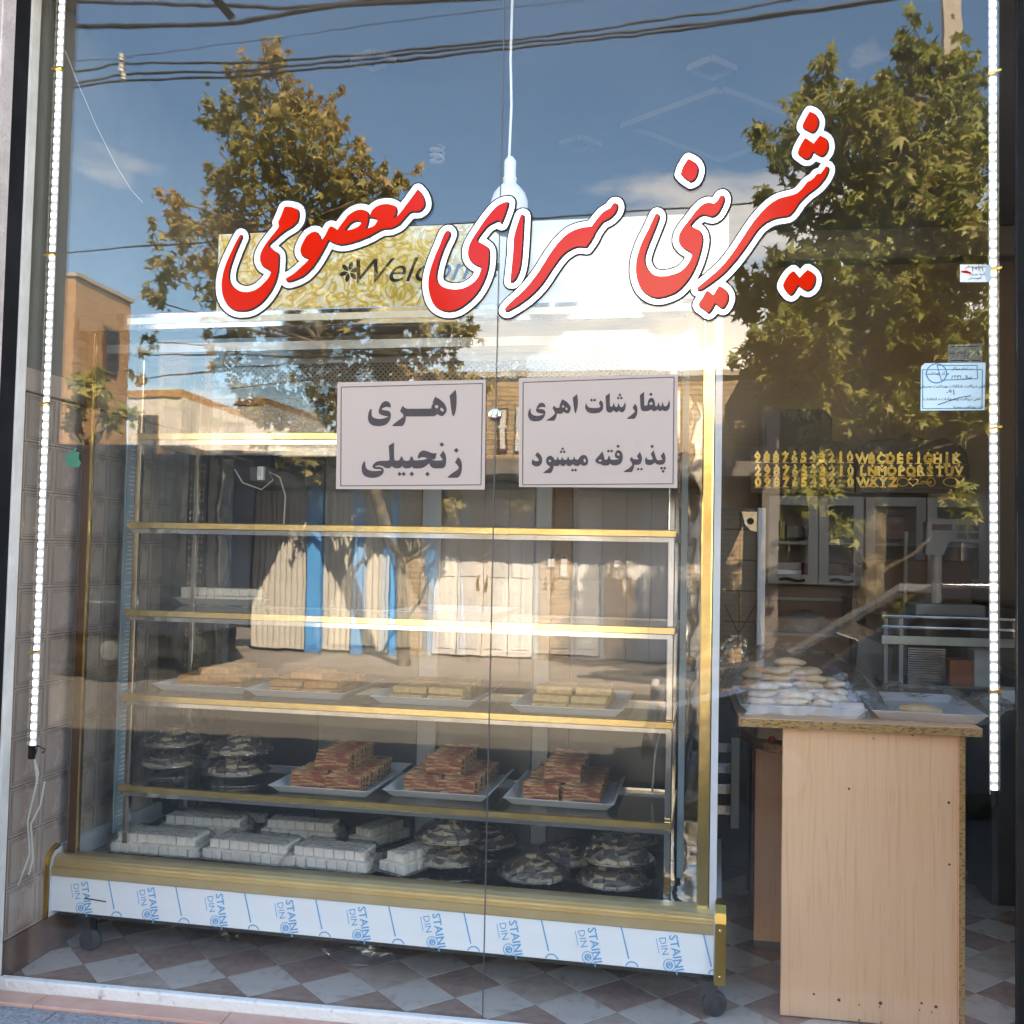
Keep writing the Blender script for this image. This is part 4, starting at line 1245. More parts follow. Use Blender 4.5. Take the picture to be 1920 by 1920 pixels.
# casters
for px, py in ((155, 1780), (1320, 1903)):
    q = cuv(px, py, z=0.0)
    c = MB().lathe([(0.045, 0.118), (0.045, 0.128), (0.03, 0.13)], 18, (q[0], q[1], 0)).prism([[(-0.02, 0.118), (0.03, 0.118), (0.034, 0.1), (0.045, 0.04), (0.025, 0.03), (0.012, 0.06), (-0.012, 0.09)]], lambda a, b, t: (q[0] + a, q[1] + t, b), -0.022, -0.016)
    c.prism([[(-0.02, 0.118), (0.03, 0.118), (0.034, 0.1), (0.045, 0.04), (0.025, 0.03), (0.012, 0.06), (-0.012, 0.09)]], lambda a, b, t: (q[0] + a, q[1] + t, b), 0.016, 0.022)
    co = c.build('caster', M['rubber'], kb, bevel=0.001, seg=1)
    wh = MB().lathe([(0.012, -0.015), (0.030, -0.015), (0.036, -0.011), (0.038, -0.004), (0.038, 0.004), (0.036, 0.011), (0.030, 0.015), (0.012, 0.015)], 24).build('wheel', M['rubber'], co, loc=(q[0] + 0.03, q[1], 0.039), rot=(PI / 2, 0, R(8)), smooth=True)
for u in (0.1, CW - 0.1):
    MB().lathe([(0.03, 0.0), (0.03, 0.06), (0.045, 0.118), (0.045, 0.128)], 14, (u, CDP - 0.1, 0)).build('caster', M['rubber'], kb)


# ------------------------------------------------------------------ things in the cabinet
def tray_mesh(w_, d, h=0.028):
    m = MB()
    def ring(x, z):
        return [(-w_ / 2 + x, x, z), (w_ / 2 - x, x, z), (w_ / 2 - x, d - x, z), (-w_ / 2 + x, d - x, z)]
    rings = [ring(0.030, 0.0), ring(0.004, h - 0.003), ring(0.0, h - 0.002), ring(0.0, h), ring(0.007, h), ring(0.033, 0.004)]
    for r in rings:
        m.v += r
    for i in range(len(rings) - 1):
        for k in range(4):
            m.f.append((i * 4 + k, i * 4 + (k + 1) % 4, i * 4 + 4 + (k + 1) % 4, i * 4 + 4 + k))
            m.m.append(0)
    m.f += [(3, 2, 1, 0), (20, 21, 22, 23)]
    m.m += [0, 0]
    return m.mesh('tray', M['tray'], bevel=0.0015, seg=1)


TR = tray_mesh(0.375, 0.50)


def place_tray(pl, pr, z, label, name='pastry_tray', group='white pastry trays in the cabinet', me=TR, dv=0.0):
    a, b = cuv(*pl, z=z), cuv(*pr, z=z)
    u, v = (a[0] + b[0]) / 2, max((a[1] + b[1]) / 2, 0.168) + dv
    p = cab(u, v, z + 0.0005)
    o = put(name, me, None, p, (0, 0, CB_B))
    tag(o, label, 'tray', group)
    return u, v, z + 0.005, (b[0] - a[0]) / 0.375


# wafer slices standing on edge
slice_me = []
for k in range(5):
    m = MB()
    w_, h_, t_ = 0.125, 0.058, 0.0115
    nx, nz = 6, 3
    for y, jit in ((-t_ / 2, 1), (t_ / 2, 1)):
        for iz in range(nz + 1):
            for ix in range(nx + 1):
                e = 0.0013 if ix in (0, nx) or iz in (0, nz) else 0.0007
                m.v.append((-w_ / 2 + w_ * ix / nx + rnd.uniform(-e, e), y + rnd.uniform(-0.0008, 0.0008), h_ * iz / nz + rnd.uniform(-e, e)))
    N = (nx + 1) * (nz + 1)
    for iz in range(nz):
        for ix in range(nx):
            a = iz * (nx + 1) + ix
            m.f += [(a, a + 1, a + nx + 2, a + nx + 1), (N + a + nx + 1, N + a + nx + 2, N + a + 1, N + a)]
            m.m += [0, 0]
    per = [i for i in range(nx + 1)] + [(nx + 1) * r + nx for r in range(1, nz + 1)] + [nz * (nx + 1) + i for i in range(nx - 1, -1, -1)] + [(nx + 1) * r for r in range(nz - 1, 0, -1)]
    for a, b in zip(per, per[1:] + per[:1]):
        m.f.append((a, N + a, N + b, b))
        m.m.append(1)
    slice_me.append(m.mesh('wafer_slice', [M['slice'], M['sliceedge']]))
for pl_, pr_, lab in (((508, 1483), (690, 1505), 'left'), ((728, 1488), (905, 1517), 'middle'), ((960, 1505), (1135, 1532), 'right')):
    where = {'left': 'white tray of striped slices beside the foil plates', 'middle': 'white tray of striped slices crossed by the pane joint', 'right': 'white tray of striped slices beside the right cabinet post'}[lab]
    u, v, z, s = place_tray(pl_, pr_, SZ[0], where)
    gl = 'striped slice standing in the ' + {'left': 'tray next to the foil plates', 'middle': 'tray crossed by the pane joint', 'right': 'tray next to the right cabinet post'}[lab]
    for c, (du, n, z1, v1) in enumerate(((-0.068, 15, 0.0, 0.055), (0.068, 15, 0.0, 0.05), (-0.005, 12, 0.0585, 0.115))):
        for k in range(n):
            p = cab(u + du + rnd.uniform(-0.007, 0.007), v + v1 + k * 0.0252 + rnd.uniform(-0.002, 0.002), z + z1 + 0.001 + rnd.uniform(0, 0.004))
            o = put('wafer_slice', rnd.choice(slice_me), None, p, (R(rnd.uniform(-15, -5)), R(rnd.uniform(-2, 2)), CB_B + R(rnd.uniform(-4, 4))))
            rw = ('left row', 'right row', 'top row')[c]
            tag(o, ('front ' if k == 0 else '') + gl.replace('standing in', ('of the ' if k else 'heading the ') + rw + ' in'), 'pastry', 'striped slices of the ' + rw + ', ' + lab + ' tray')

# flat biscuits on the third shelf
bis_me = []
for k in range(4):
    m = MB().box(-0.061, 0.061, -0.037, 0.037, 0.0, 0.024)
    bm_ = m.mesh('biscuit', [M['biscuit']], bevel=0.004, seg=2)
    for v_ in bm_.vertices:
        v_.co += Vector((rnd.uniform(-.002, .002), rnd.uniform(-.002, .002), rnd.uniform(-.0015, .0015)))
    bis_me.append(bm_)
bis2_me = []
for b_ in bis_me:
    c = b_.copy()
    c.materials[0] = M['biscuit2']
    bis2_me.append(c)
for n_, (pl_, pr_, lab, mes, lays) in enumerate((
        ((285, 1290), (462, 1311), 'white tray of brown layered biscuits beside the left shelf upright', bis_me, ((2, 5), (2, 4), (1, 3))),
        ((470, 1300), (637, 1323), 'white tray of brown layered biscuits, second from the left shelf upright', bis_me, ((2, 5), (2, 4), (1, 2))),
        ((705, 1315), (880, 1335), 'white tray of pale biscuits left of the pane joint', bis2_me, ((2, 5), (2, 4))),
        ((975, 1335), (1150, 1351), 'white tray of pale biscuits right of the pane joint', bis2_me, ((2, 5), (2, 4), (2, 2))))):
    u, v, z, s = place_tray(pl_, pr_, SZ[1], lab)
    for l, (nu, nv) in enumerate(lays):
        for i in range(nu):
            for j in range(nv):
                p = cab(u + (i - (nu - 1) / 2) * 0.127 + rnd.uniform(-.005, .005) + 0.006 * l, v + 0.075 + 0.028 * l + j * 0.078 + rnd.uniform(-.004, .004), z + 0.002 + l * 0.026)
                tag(put('biscuit', rnd.choice(mes), None, p, (R(rnd.uniform(-2, 2)), R(rnd.uniform(-2, 2)), CB_B + R(rnd.uniform(-5, 5)))), 'flat ' + ('brown' if n_ < 2 else 'pale') + ' ' + ('bottom', 'middle', 'top')[l] + ' layer biscuit in the ' + 'tray ' + ('beside the left shelf upright' if n_ == 0 else 'second from the left shelf upright' if n_ == 1 else 'left of the pane joint' if n_ == 2 else 'right of the pane joint'), 'biscuit', ('bottom', 'middle', 'top')[l] + ' biscuits of tray ' + ('one', 'two', 'three', 'four')[n_])

# white sweets
cube_me = []
for k in range(3):
    cm_ = MB().box(-0.0175, 0.0175, -0.0175, 0.0175, 0, 0.031).mesh('white_sweet', M['lokum'], bevel=0.0035, seg=2)
    for v_ in cm_.vertices:
        v_.co += Vector((rnd.uniform(-.001, .001), rnd.uniform(-.001, .001), rnd.uniform(-.001, .001)))
    cube_me.append(cm_)
u, v, z, s = place_tray((322, 1132), (490, 1140), SZ[2], 'white tray with a row of white sweets on the middle shelf')
for i in range(9):
    for j in range(2):
        for l in range(2):
            q_ = ('front', 'rear')[j] + ' row, ' + ('lower', 'upper')[l] + ' layer'
            tag(put('white_sweet', rnd.choice(cube_me), None, cab(u - 0.15 + i * 0.0365, v + 0.045 + j * 0.04, z + 0.001 + l * 0.032), (0, 0, CB_B + R(rnd.uniform(-3, 3)))), 'square white sweet in the tray on the middle shelf, ' + q_, 'sweet', 'white sweets on the middle shelf, ' + q_)
place_tray((700, 1165), (900, 1172), SZ[2], 'empty white tray on the middle shelf behind the reflected gates')
ZD = 0.301


def foil_pack(px, py, rz, nu, nv, layers, label, slabel, dz=0.0, sc_=1.0):
    """foil tray with white sweets in layers, wrapped in film; (px, py) is the middle of its front edge"""
    u, v, _ = cuv(px, py, z=ZD + dz)
    v = max(v, 0.14)
    s = 0.0375
    w_, d = nu * s + 0.02, nv * s + 0.02
    t = thing('foil_pack', label, 'foil tray', cab(u, v, ZD + dz), CB_B + rz, 'film wrapped foil trays of white sweets')
    m = MB()
    for i, (o_, zz) in enumerate(((0.0, 0.001), (0.012, 0.010), (0.016, 0.010))):
        n = 44
        for k in range(n):
            a = 2 * PI * k / n
            x = max(-1, min(1, 1.25 * math.cos(a))) * (w_ / 2 + o_) + (0.0015 * (-1) ** k if i else 0)
            y = max(-1, min(1, 1.25 * math.sin(a))) * (d / 2 + o_) + d / 2
            m.v.append((x, y, zz + (0.0012 * (-1) ** k if i else 0)))
    for i in range(2):
        for k in range(44):
            m.f.append((i * 44 + k, i * 44 + (k + 1) % 44, i * 44 + 44 + (k + 1) % 44, i * 44 + 44 + k))
            m.m.append(0)
    m.f.append(tuple(range(44)))
    m.m.append(0)
    m.build('foil_tray', M['foilplate'], t)
    M4 = Matrix.Translation(cab(u, v, ZD + dz)) @ Matrix.Rotation(CB_B + rz, 4, 'Z')
    for l in range(layers):
        for i in range(nu - l):
            for j in range(nv - (l > 0)):
                if l < layers - 1 and 0 < i < nu - l - 1 and 0 < j < nv - 1 and layers > 1:
                    continue
                p = M4 @ Vector(((i - (nu - l - 1) / 2) * s + rnd.uniform(-.001, .001), 0.012 + s / 2 + (j + 0.5 * l) * s + rnd.uniform(-.001, .001), 0.003 + l * 0.032))
                ly_ = ' upper layer' if l else ' lower layer'
                fr_ = ' front row' if j == 0 else ''
                tag(put('white_sweet', rnd.choice(cube_me), None, p, (0, 0, CB_B + rz + R(rnd.uniform(-4, 4)))), slabel + ',' + ly_ + fr_, 'sweet', slabel.replace('square ', '') + ly_ + fr_)
    # film
    H = 0.034 * layers + 0.004
    m = MB()
    nx, ny = 18, 12
    for iy in range(ny + 1):
        for ix in range(nx + 1):
            a, b = ix / nx * 2 - 1, iy / ny * 2 - 1
            e = max(abs(a), abs(b))
            hz = H * min(1.0, (1 - e) * 5.0) ** 0.6 + rnd.uniform(0, 0.003)
            x = a * (w_ / 2 + 0.014) * (1 - 0.14 * (hz / H) * layers / 2)
            y = d / 2 + b * (d / 2 + 0.014)
            m.v.append((x, y, max(hz, 0.006)))
    for iy in range(ny):
        for ix in range(nx):
            k = iy * (nx + 1) + ix
            m.f.append((k, k + 1, k + nx + 2, k + nx + 1))
            m.m.append(0)
    m.build('wrapper', M['cling'], t, smooth='all', fix=False)


for a in ((283, 1606, 0, 9, 4, 2, 'film wrapped foil tray of white sweets at the left end of the bottom deck', 'square white sweet in the foil tray at the left end'),
          (456, 1620, R(-3), 9, 4, 2, 'film wrapped foil tray of white sweets, second along the bottom front', 'square white sweet in the second front foil tray'),
          (608, 1634, R(-3), 8, 4, 2, 'film wrapped foil tray of white sweets in the middle of the bottom front', 'square white sweet in the middle front foil tray'),
          (372, 1570, R(2), 9, 3, 2, 'film wrapped foil tray of white sweets behind the two left front packs', 'square white sweet in the rear foil tray near the left'),
          (556, 1578, R(1), 8, 3, 2, 'film wrapped foil tray of white sweets behind the middle front pack', 'square white sweet in the rear foil tray near the middle'),
          (420, 1541, 0, 9, 2, 1, 'film wrapped foil tray of white sweets in the dim back of the deck', 'square white sweet in the farthest foil tray'),
          (728, 1640, R(-24), 3, 7, 2, 'narrow film wrapped foil tray of white sweets pointing at the front glass', 'square white sweet in the narrow front foil tray'),
          (668, 1590, R(-24), 3, 6, 2, 'narrow film wrapped foil tray of white sweets behind the other narrow one', 'square white sweet in the narrow rear foil tray')):
    foil_pack(*a)

# round foil plates of chocolate squares
choc_me = MB().box(-0.018, 0.018, -0.013, 0.013, 0.0, 0.0155, 1).box(-0.0182, 0.0182, -0.0132, 0.0132, 0.0157, 0.022, 0).mesh('chocolate_square', [M['choc'], M['sponge']])
PR = 0.118


def foil_plate(u, v, z, label, clabel, group, full=True):
    t = thing('foil_plate', label, 'plate', cab(u, v, z), CB_B, 'film wrapped round foil plates of chocolate squares')
    MB().lathe([(0.085, 0.0), (0.098, 0.004), (PR, 0.016), (PR + 0.006, 0.016), (PR + 0.006, 0.018), (PR - 0.002, 0.0185), (0.095, 0.007), (0.0, 0.006)], 64, wob=lambda a, i: 1 + (0.016 * math.sin(18 * a) if 1 < i < 6 else 0)).build('foil_base', M['foilplate'], t, smooth=True)
    ph = rnd.uniform(0, 6)
    for rr, n, zz in ((0.086, 14, 0.010), (0.058, 9, 0.026), (0.03, 4, 0.042)):
        for k in range(n):
            a = ph + 2 * PI * k / n
            if not full and math.sin(a) > 0.25:
                continue
            tag(put('chocolate_square', choc_me, None, cab(u + rr * math.cos(a), v + rr * math.sin(a), z + zz + rnd.uniform(0, 0.006)), (R(rnd.choice((rnd.uniform(-5, 12), rnd.uniform(15, 42)))), R(rnd.uniform(-12, 12)), a + PI / 2 + CB_B + R(rnd.uniform(-28, 28)))), clabel + (' outer ring', ' inner ring', ' crown')[(rr < 0.08) + (rr < 0.04)], 'chocolate', group + (' outer ring', ' inner ring', ' crown')[(rr < 0.08) + (rr < 0.04)])
    m = MB()
    nr, na = 7, 40
    for i in range(nr + 1):
        f = i / nr
        for k in range(na):
            a = 2 * PI * k / na
            r = (PR + 0.004) * f
            zz = 0.066 * (1 - f ** 2.2) + 0.017 + rnd.uniform(0, 0.004) * (1 if 0 < f < 1 else 0) + 0.0035 * math.sin(k * 2.4) * f
            m.v.append((r * math.cos(a), r * math.sin(a), zz))
    for i in range(nr):
        for k in range(na):
            m.f.append((i * na + k, i * na + (k + 1) % na, (i + 1) * na + (k + 1) % na, (i + 1) * na + k))
            m.m.append(0)
    m.build('wrapper', M['cling'], t, smooth='all', fix=False)


def plates(px, py, z, n, base):
    u, v, _ = cuv(px, py, z=z)
    for k in range(n):
        top = k == n - 1
        w_ = ('upper' if top else 'lower') if n > 1 else 'single'
        lab = f'{w_} wrapped round foil plate of chocolate squares, {base}'
        foil_plate(u + 0.006 * k, max(v, 0.30 if z > 0.4 else 0.27) + 0.004 * k, z + 0.002 + 0.075 * k, lab, f'chocolate square on {w_} plate {base},', f'chocolate squares on the {w_} plate, {base}', full=top)


plates(318, 1437, SZ[0], 2, 'at the left end of the wafer shelf')
plates(445, 1452, SZ[0], 2, 'next to the left wafer tray')
plates(398, 1418, SZ[0], 1, 'behind the two plate stacks')
plates(838, 1618, ZD, 2, 'left of the pane joint')
plates(915, 1585, ZD, 1, 'behind the pane joint')
plates(1000, 1648, ZD, 1, 'right of the pane joint')
plates(1060, 1618, ZD, 1, 'in the rear beside the tallest stack')
plates(1150, 1660, ZD, 2, 'at the right end of the deck')
plates(1165, 1622, ZD, 2, 'behind the right end stack')
q = cuv(1235, 1480, v=0.55)
tag(MB().tube([cab(q[0] - 0.02, 0.5, 0.56), cab(q[0] - 0.01, 0.5, 0.70), cab(q[0] + 0.02, 0.48, 0.85)], 0.004, 6).build('wire_hook', M['steel']), 'thin steel wire leaning at the right end of the wafer shelf', 'wire')
pw = [cab(*[cuv(x, y, v=0.45)[k] for k in range(3)]) for x, y in ((440, 880), (455, 905), (490, 918), (512, 900), (505, 885), (525, 895), (535, 930), (532, 985))]
wp = thing('cable_socket', 'small grey plug hanging with a thin looped cable inside the cabinet', 'plug', pw[3])
MB().tube([p - pw[3] for p in pw], 0.0028, 5).build('cable', M['cord'], wp, smooth=True)
MB().box(-0.06, -0.035, -0.01, 0.01, 0.0, 0.05).box(-0.055, -0.052, -0.013, -0.01, 0.012, 0.045, 1).box(-0.048, -0.045, -0.013, -0.01, 0.012, 0.045, 1).build('plug_body', [M['film'], M['ink']], wp, bevel=0.001, seg=1)

# litter on the floor
def crumple(name, label, px, py, sx, sy, sz, m, cat):
    c = on(px, py, 2, 0.0)
    mb = MB()
    n, k_ = 14, 9
    for i in range(k_ + 1):
        for j in range(n):
            a, e = 2 * PI * j / n, PI * i / k_
            r = 1 + rnd.uniform(-0.28, 0.28)
            mb.v.append((sx * r * math.cos(a) * math.sin(e), sy * r * math.sin(a) * math.sin(e), max(0.002, sz * (0.5 + 0.5 * math.cos(e)) * r)))
    for i in range(k_):
        for j in range(n):
            mb.f.append((i * n + j, i * n + (j + 1) % n, (i + 1) * n + (j + 1) % n, (i + 1) * n + j))
            mb.m.append(0)
    o = mb.build(name, m, None, loc=(c[0], c[1], 0.0015))
    return tag(o, label, cat)


crumple('crumpled_bag', 'crumpled clear plastic bag on the floor tiles near the pane joint', 672, 1806, 0.12, 0.05, 0.045, M['bagfilm'], 'plastic bag')
crumple('crumpled_bag', 'dim crumpled plastic scrap in the shade under the cabinet middle', 425, 1764, 0.05, 0.03, 0.025, M['bagfilm'], 'plastic bag')
crumple('paper_scrap', 'torn white paper scrap on the floor below the tiled wall', 82, 1756, 0.035, 0.02, 0.012, M['paper'], 'paper scrap')

# ================================================================== wooden counter
ct = thing('counter', 'maple counter of worn laminate boards with raw chipboard edges', 'counter', (0.205, 0.24, 0.0))
X0 = 0.205


def lp(x, y, z):
    return (x - X0, y - 0.24, z)


m = MB().box(0.0, 0.705, 0.0, 0.72, 0.8725, 0.899, 0)
top = m.build('desktop', M['wood'], ct, bevel=0.0015, seg=1)
boxobj('chipboard_edge', (0.001, 0.704, -0.0012, -0.0001, 0.8735, 0.898), M['chip'], top)
boxobj('chipboard_edge', (-0.0012, -0.0001, 0.001, 0.719, 0.8735, 0.898), M['chip'], top)
fp = MB().box(0.134, 0.644, 0.028, 0.046, 0.004, 0.871).build('front_panel', M['wood'], ct, bevel=0.003)
hm = MB()
for px, py, r_ in ((1526, 1864, 3), (1573, 1875, 4), (1651, 1881, 4.5), (1728, 1881, 3), (1755, 1888, 4), (1611, 1884, 2), (1649, 1888, 2), (1724, 1894, 2), (1747, 1898, 2), (1592, 1479, 3), (1779, 1505, 3.5), (1780, 1621, 3), (1638, 1385, 2), (1711, 1379, 2.2), (1611, 1913, 2.5), (1652, 1917, 2)):
    p = on(px, py, 1, 0.2675)
    hm.lathe([(0.0, -0.0005), (r_ * 0.0012, -0.0005), (r_ * 0.0012, 0.0)], 10, (0, 0, 0))
    k = len(hm.v) - 30
    for i in range(k, len(hm.v)):
        x, y, z = hm.v[i]
        hm.v[i] = (p[0] - X0 + x, 0.0278 - abs(z) * 0.6, p[2] + y)
hm.build('screw_hole', M['darkwood'], fp, fix=True)
sp_ = MB().box(0.6445, 0.662, 0.020, 0.68, 0.012, 0.871).build('side_panel', M['wood'], ct, bevel=0.001, seg=1)
boxobj('chipboard_edge', (0.6448, 0.6617, 0.0185, 0.0198, 0.0125, 0.8705), M['chip'], sp_)
MB().box(0.662, 0.668, 0.05, 0.5, 0.80, 0.86).box(0.662, 0.669, 0.05, 0.5, 0.42, 0.47).build('drawer_runner', M['brownwood'], ct)
lg = MB().box(0.098, 0.30, 0.60, 0.617, 0.015, 0.70).build('leg_panel', M['wood'], ct, bevel=0.002)
MB().box(0.085, 0.0975, 0.60, 0.70, 0.10, 0.86).build('leg_panel', M['brownwood'], ct, bevel=0.002)
MB().box(0.10, 0.31, 0.597, 0.62, 0.0, 0.02).build('plinth', M['greywood'], ct)
shp = [(0.04, 0.58), (0.10, 0.32), (0.125, 0.29), (0.20, 0.288), (0.20, 0.58)]
MB().prism([shp], lambda a, b, t: (a, b, t), 0.745, 0.775).build('lower_shelf', M['chip'], ct, bevel=0.004)
db = MB().prism([[(0.03, 0.60), (0.085, 0.36), (0.20, 0.35), (0.20, 0.60)]], lambda a, b, t: (a, b, t), 0.779, 0.868).build('drawer_box', mat('cream_drawer', (0.52, 0.46, 0.36), (0.48, 0.42, 0.33), rough=0.5), ct, bevel=0.003)
tag(MB().lathe([(0.0, 0.0), (0.011, 0.002), (0.013, 0.008), (0.008, 0.016), (0.0, 0.018)], 14).build('bottle_top', M['red'], None, loc=(X0 + 0.128, 0.24 + 0.325, 0.776), smooth=True), 'small orange red cap lying on the shelf under the counter top', 'cap')
# trays, breads and bags on top
T1 = tray_mesh(0.385, 0.50, 0.03)
T2 = tray_mesh(0.335, 0.50, 0.03)
tag(put('bread_tray', T1, None, (0.405, 0.315, 0.8995)), 'pale metal tray heaped with breads on the wooden counter', 'tray')
tag(put('bread_tray', T2, None, (0.775, 0.30, 0.8995), (0, 0, R(-4))), 'pale metal tray with a single bread on the wooden counter', 'tray')
bread_me = []
for k in range(6):
    ph = rnd.uniform(0, 6)
    mb = MB().lathe([(0.02, 0.0), (0.042, 0.002), (0.052, 0.008), (0.050, 0.014), (0.038, 0.021), (0.018, 0.025), (0.003, 0.026)], 22, wob=lambda a, i: 1 + 0.05 * math.sin(2 * a + ph) + 0.03 * math.sin(5 * a + 2 * ph))
    bm_ = mb.mesh('bread', M['bread'], smooth='all')
    for v_ in bm_.vertices:
        v_.co.y *= 0.72
        v_.co.z += 0.0015 * math.sin(v_.co.x * 90 + ph)
    bread_me.append(bm_)
for x, y, n, wh in ((0.280, 0.385, 4, 'front left stack'), (0.385, 0.375, 3, 'front middle stack'), (0.487, 0.37, 3, 'front right stack'), (0.335, 0.455, 6, 'left high stack'), (0.440, 0.47, 6, 'right high stack'), (0.392, 0.55, 7, 'tallest stack'), (0.28, 0.53, 5, 'rear left stack'), (0.515, 0.50, 4, 'low right stack'), (0.50, 0.62, 4, 'rear right stack'), (0.31, 0.64, 5, 'hindmost stack')):
    for k in range(n):
        tag(put('bread', rnd.choice(bread_me), None, (x + rnd.uniform(-.007, .007), y + rnd.uniform(-.006, .006), 0.905 + k * 0.0215), (R(rnd.uniform(-5, 5)), R(rnd.uniform(-6, 6)), R(rnd.uniform(-14, 14)))), ('top' if k == n - 1 else 'bottom' if k == 0 else 'middle') + ' flat oval bread of the ' + wh + ' in the bagged heap', 'bread', 'breads heaped on the counter tray, ' + wh)
tag(put('bread', bread_me[2], None, (0.765, 0.385, 0.914), (0, R(3), R(8)), (1.25, 1.15, 1.3)), 'single flat bread alone on the tray at the counter right', 'bread')


def bag(name, label, cx, cy, rx, ry, H, tails, seed):
    r2 = random.Random(seed)
    mb = MB()
    nx, ny = 40, 26
    fold = [(r2.uniform(0.6, 1.6), r2.uniform(4, 15), r2.uniform(-9, 9), r2.uniform(0, 6)) for _ in range(7)]
    for iy in range(ny + 1):
        for ix in range(nx + 1):
            a, b = ix / nx * 2 - 1, iy / ny * 2 - 1
            pinch = 1 - 0.42 * max(0, abs(a) - 0.72) / 0.28
            x = cx + a * rx
            y = cy + b * ry * pinch
            prof_ = max(0.0, 1 - abs(a) ** 2.6) * max(0.0, 1 - abs(b) ** 3.2)
            z = 0.904 + H * prof_ ** 0.75
            wv = sum(q0 * math.sin(q1 * a + q2 * b + q3) for q0, q1, q2, q3 in fold) / 7
            z += 0.022 * wv * (0.3 + prof_) + r2.uniform(-0.003, 0.003)
            if abs(a) > 0.9:
                z += tails * (abs(a) - 0.9) * 4
            mb.v.append((x, y, max(z, 0.9015)))
    for iy in range(ny):
        for ix in range(nx):
            k = iy * (nx + 1) + ix
            mb.f.append((k, k + 1, k + nx + 2, k + nx + 1))
            mb.m.append(0)
    return tag(mb.build(name, M['bagfilm'], None, smooth='all', fix=False), label, 'plastic bag')


bag('plastic_bag', 'clear plastic bag domed over the heap of breads on the counter', 0.41, 0.58, 0.27, 0.285, 0.19, 0.05, 5)
bag('plastic_bag', 'clear plastic bag lying low over the single bread tray', 0.79, 0.57, 0.225, 0.28, 0.07, 0.06, 9)
tag(boxobj('price_card', (0.49, 0.585, 0.318, 0.3195, 0.931, 0.949), M['paper'], None), 'narrow white card strip at the edge of the heaped bread tray', 'card')

# ================================================================== back of the shop
BY = 2.72


def board(name, label, pts, rows, part):
    g = [(on(x, y, 1, BY)[0], on(x, y, 1, BY)[2]) for x, y in pts]
    bx, bz = min(p[0] for p in g), min(p[1] for p in g)
    t = thing(name, label, 'board', (bx, BY, bz))
    MB().prism([[(a - bx, b - bz) for a, b in g]], lambda a, b, tt: (a, tt, b), 0.0, 0.018).build('backboard', M['darkwood'], t, bevel=0.002, seg=1)
    for py, s, x0_, dx in rows:
        a, b = on(min(p[0] for p in pts) + 4, py + 10, 1, BY), on(max(p[0] for p in pts) - 4, py + 10, 1, BY)
        MB().bar((a[0] - bx, -0.004, a[2] - bz), (b[0] - bx, -0.004, b[2] - bz), 0.006, 0.007, (0, 1, 0)).build('shelf_lip', M['brownwood'], t)
        for i, ch in enumerate(s):
            if ch == ' ':
                continue
            p = on(x0_ + dx * i, py, 1, BY)
            o = put(part, text_mesh(ch, 0.064, M['gold'], 0.005, res=2, bold=0.0034), t, (p[0] - bx, -0.007, p[2] - bz), UP)
            if i % 2:
                o.data.materials[0] = M['goldsat']
            k_ = (p[0] - bx, p[2] - bz)
            tp = MB().box(k_[0] - 0.002, k_[0] + 0.002, -0.006, -0.002, k_[1] - 0.036, k_[1] - 0.018)
            tp.box(k_[0] - 0.017, k_[0] + 0.017, -0.009, -0.003, k_[1] - 0.026, k_[1] - 0.0215)
            tp.prism([[(k_[0], k_[1] + 0.041), (k_[0] + 0.008, k_[1] + 0.030), (k_[0], k_[1] + 0.020), (k_[0] - 0.008, k_[1] + 0.030)]], lambda a_, b_, t_: (a_, t_, b_), -0.009, -0.004)
            tp.build('topper_crown', M['gold'], t, fix=False)
    return t, bx, bz


arc = lambda cx_, cy_, rx_, ry_, a0, a1, n=8: [(cx_ + rx_ * math.cos(R(a0 + (a1 - a0) * i / n)), cy_ - ry_ * math.sin(R(a0 + (a1 - a0) * i / n))) for i in range(n + 1)]
board('numeral_board', 'dark board of gold numeral cake toppers with an octagonal crest', [(1407, 924)] + arc(1424, 853, 17, 17, 180, 90, 5) + [(1434, 836), (1437, 830), (1437, 788), (1459, 768), (1542, 767), (1560, 785), (1560, 828)] + arc(1570, 860, 26, 32, 80, 0, 5) + [(1603, 924)], ((859, '98876543210', 1420, 17.3), (884, '29876543210', 1421, 17.3), (905, '098765432 0', 1421, 17.3)), 'numeral')
t2, bx2, bz2 = board('letter_board', 'dark board of gold letter cake toppers with a peaked crest', [(1605, 924), (1606, 842), (1632, 826), (1655, 825)] + [(1682, 822), (1695, 817), (1704, 811), (1715, 818), (1728, 823), (1748, 824)] + arc(1768, 832, 14, 10, 140, 30, 4) + [(1800, 836), (1812, 850), (1822, 924)], ((861, 'WBCDEFIGHJK', 1616, 17.6), (884, 'LNMOPQRSTUV', 1617, 18), (905, 'WXYZ', 1618, 18.6)), 'letter')
p = on(1711, 904, 1, BY)
hl = [(0.016 * math.sin(a) ** 3 * 1.7, 0.0016 * (13 * math.cos(a) - 5 * math.cos(2 * a) - 2 * math.cos(3 * a) - math.cos(4 * a))) for a in [2 * PI * i / 28 for i in range(28)]]
MB().prism([hl, [(a * 0.72, b * 0.72) for a, b in hl]], lambda a, b, t: (a + p[0] - bx2, t, b + p[2] - bz2), -0.012, -0.006).build('heart_topper', M['gold'], t2)
for px, rx in ((1692, 0.03), (1745, 0.022), (1782, 0.04)):
    p = on(px, 904, 1, BY)
    ov = [(rx * math.cos(2 * PI * i / 24), 0.024 * math.sin(2 * PI * i / 24)) for i in range(24)]
    MB().prism([ov, [(a * 0.86, b * 0.86) for a, b in ov]], lambda a, b, t: (a + p[0] - bx2, t, b + p[2] - bz2), -0.012, -0.006).build('oval_topper', M['goldsat'], t2)
p = on(1731, 904, 1, BY)
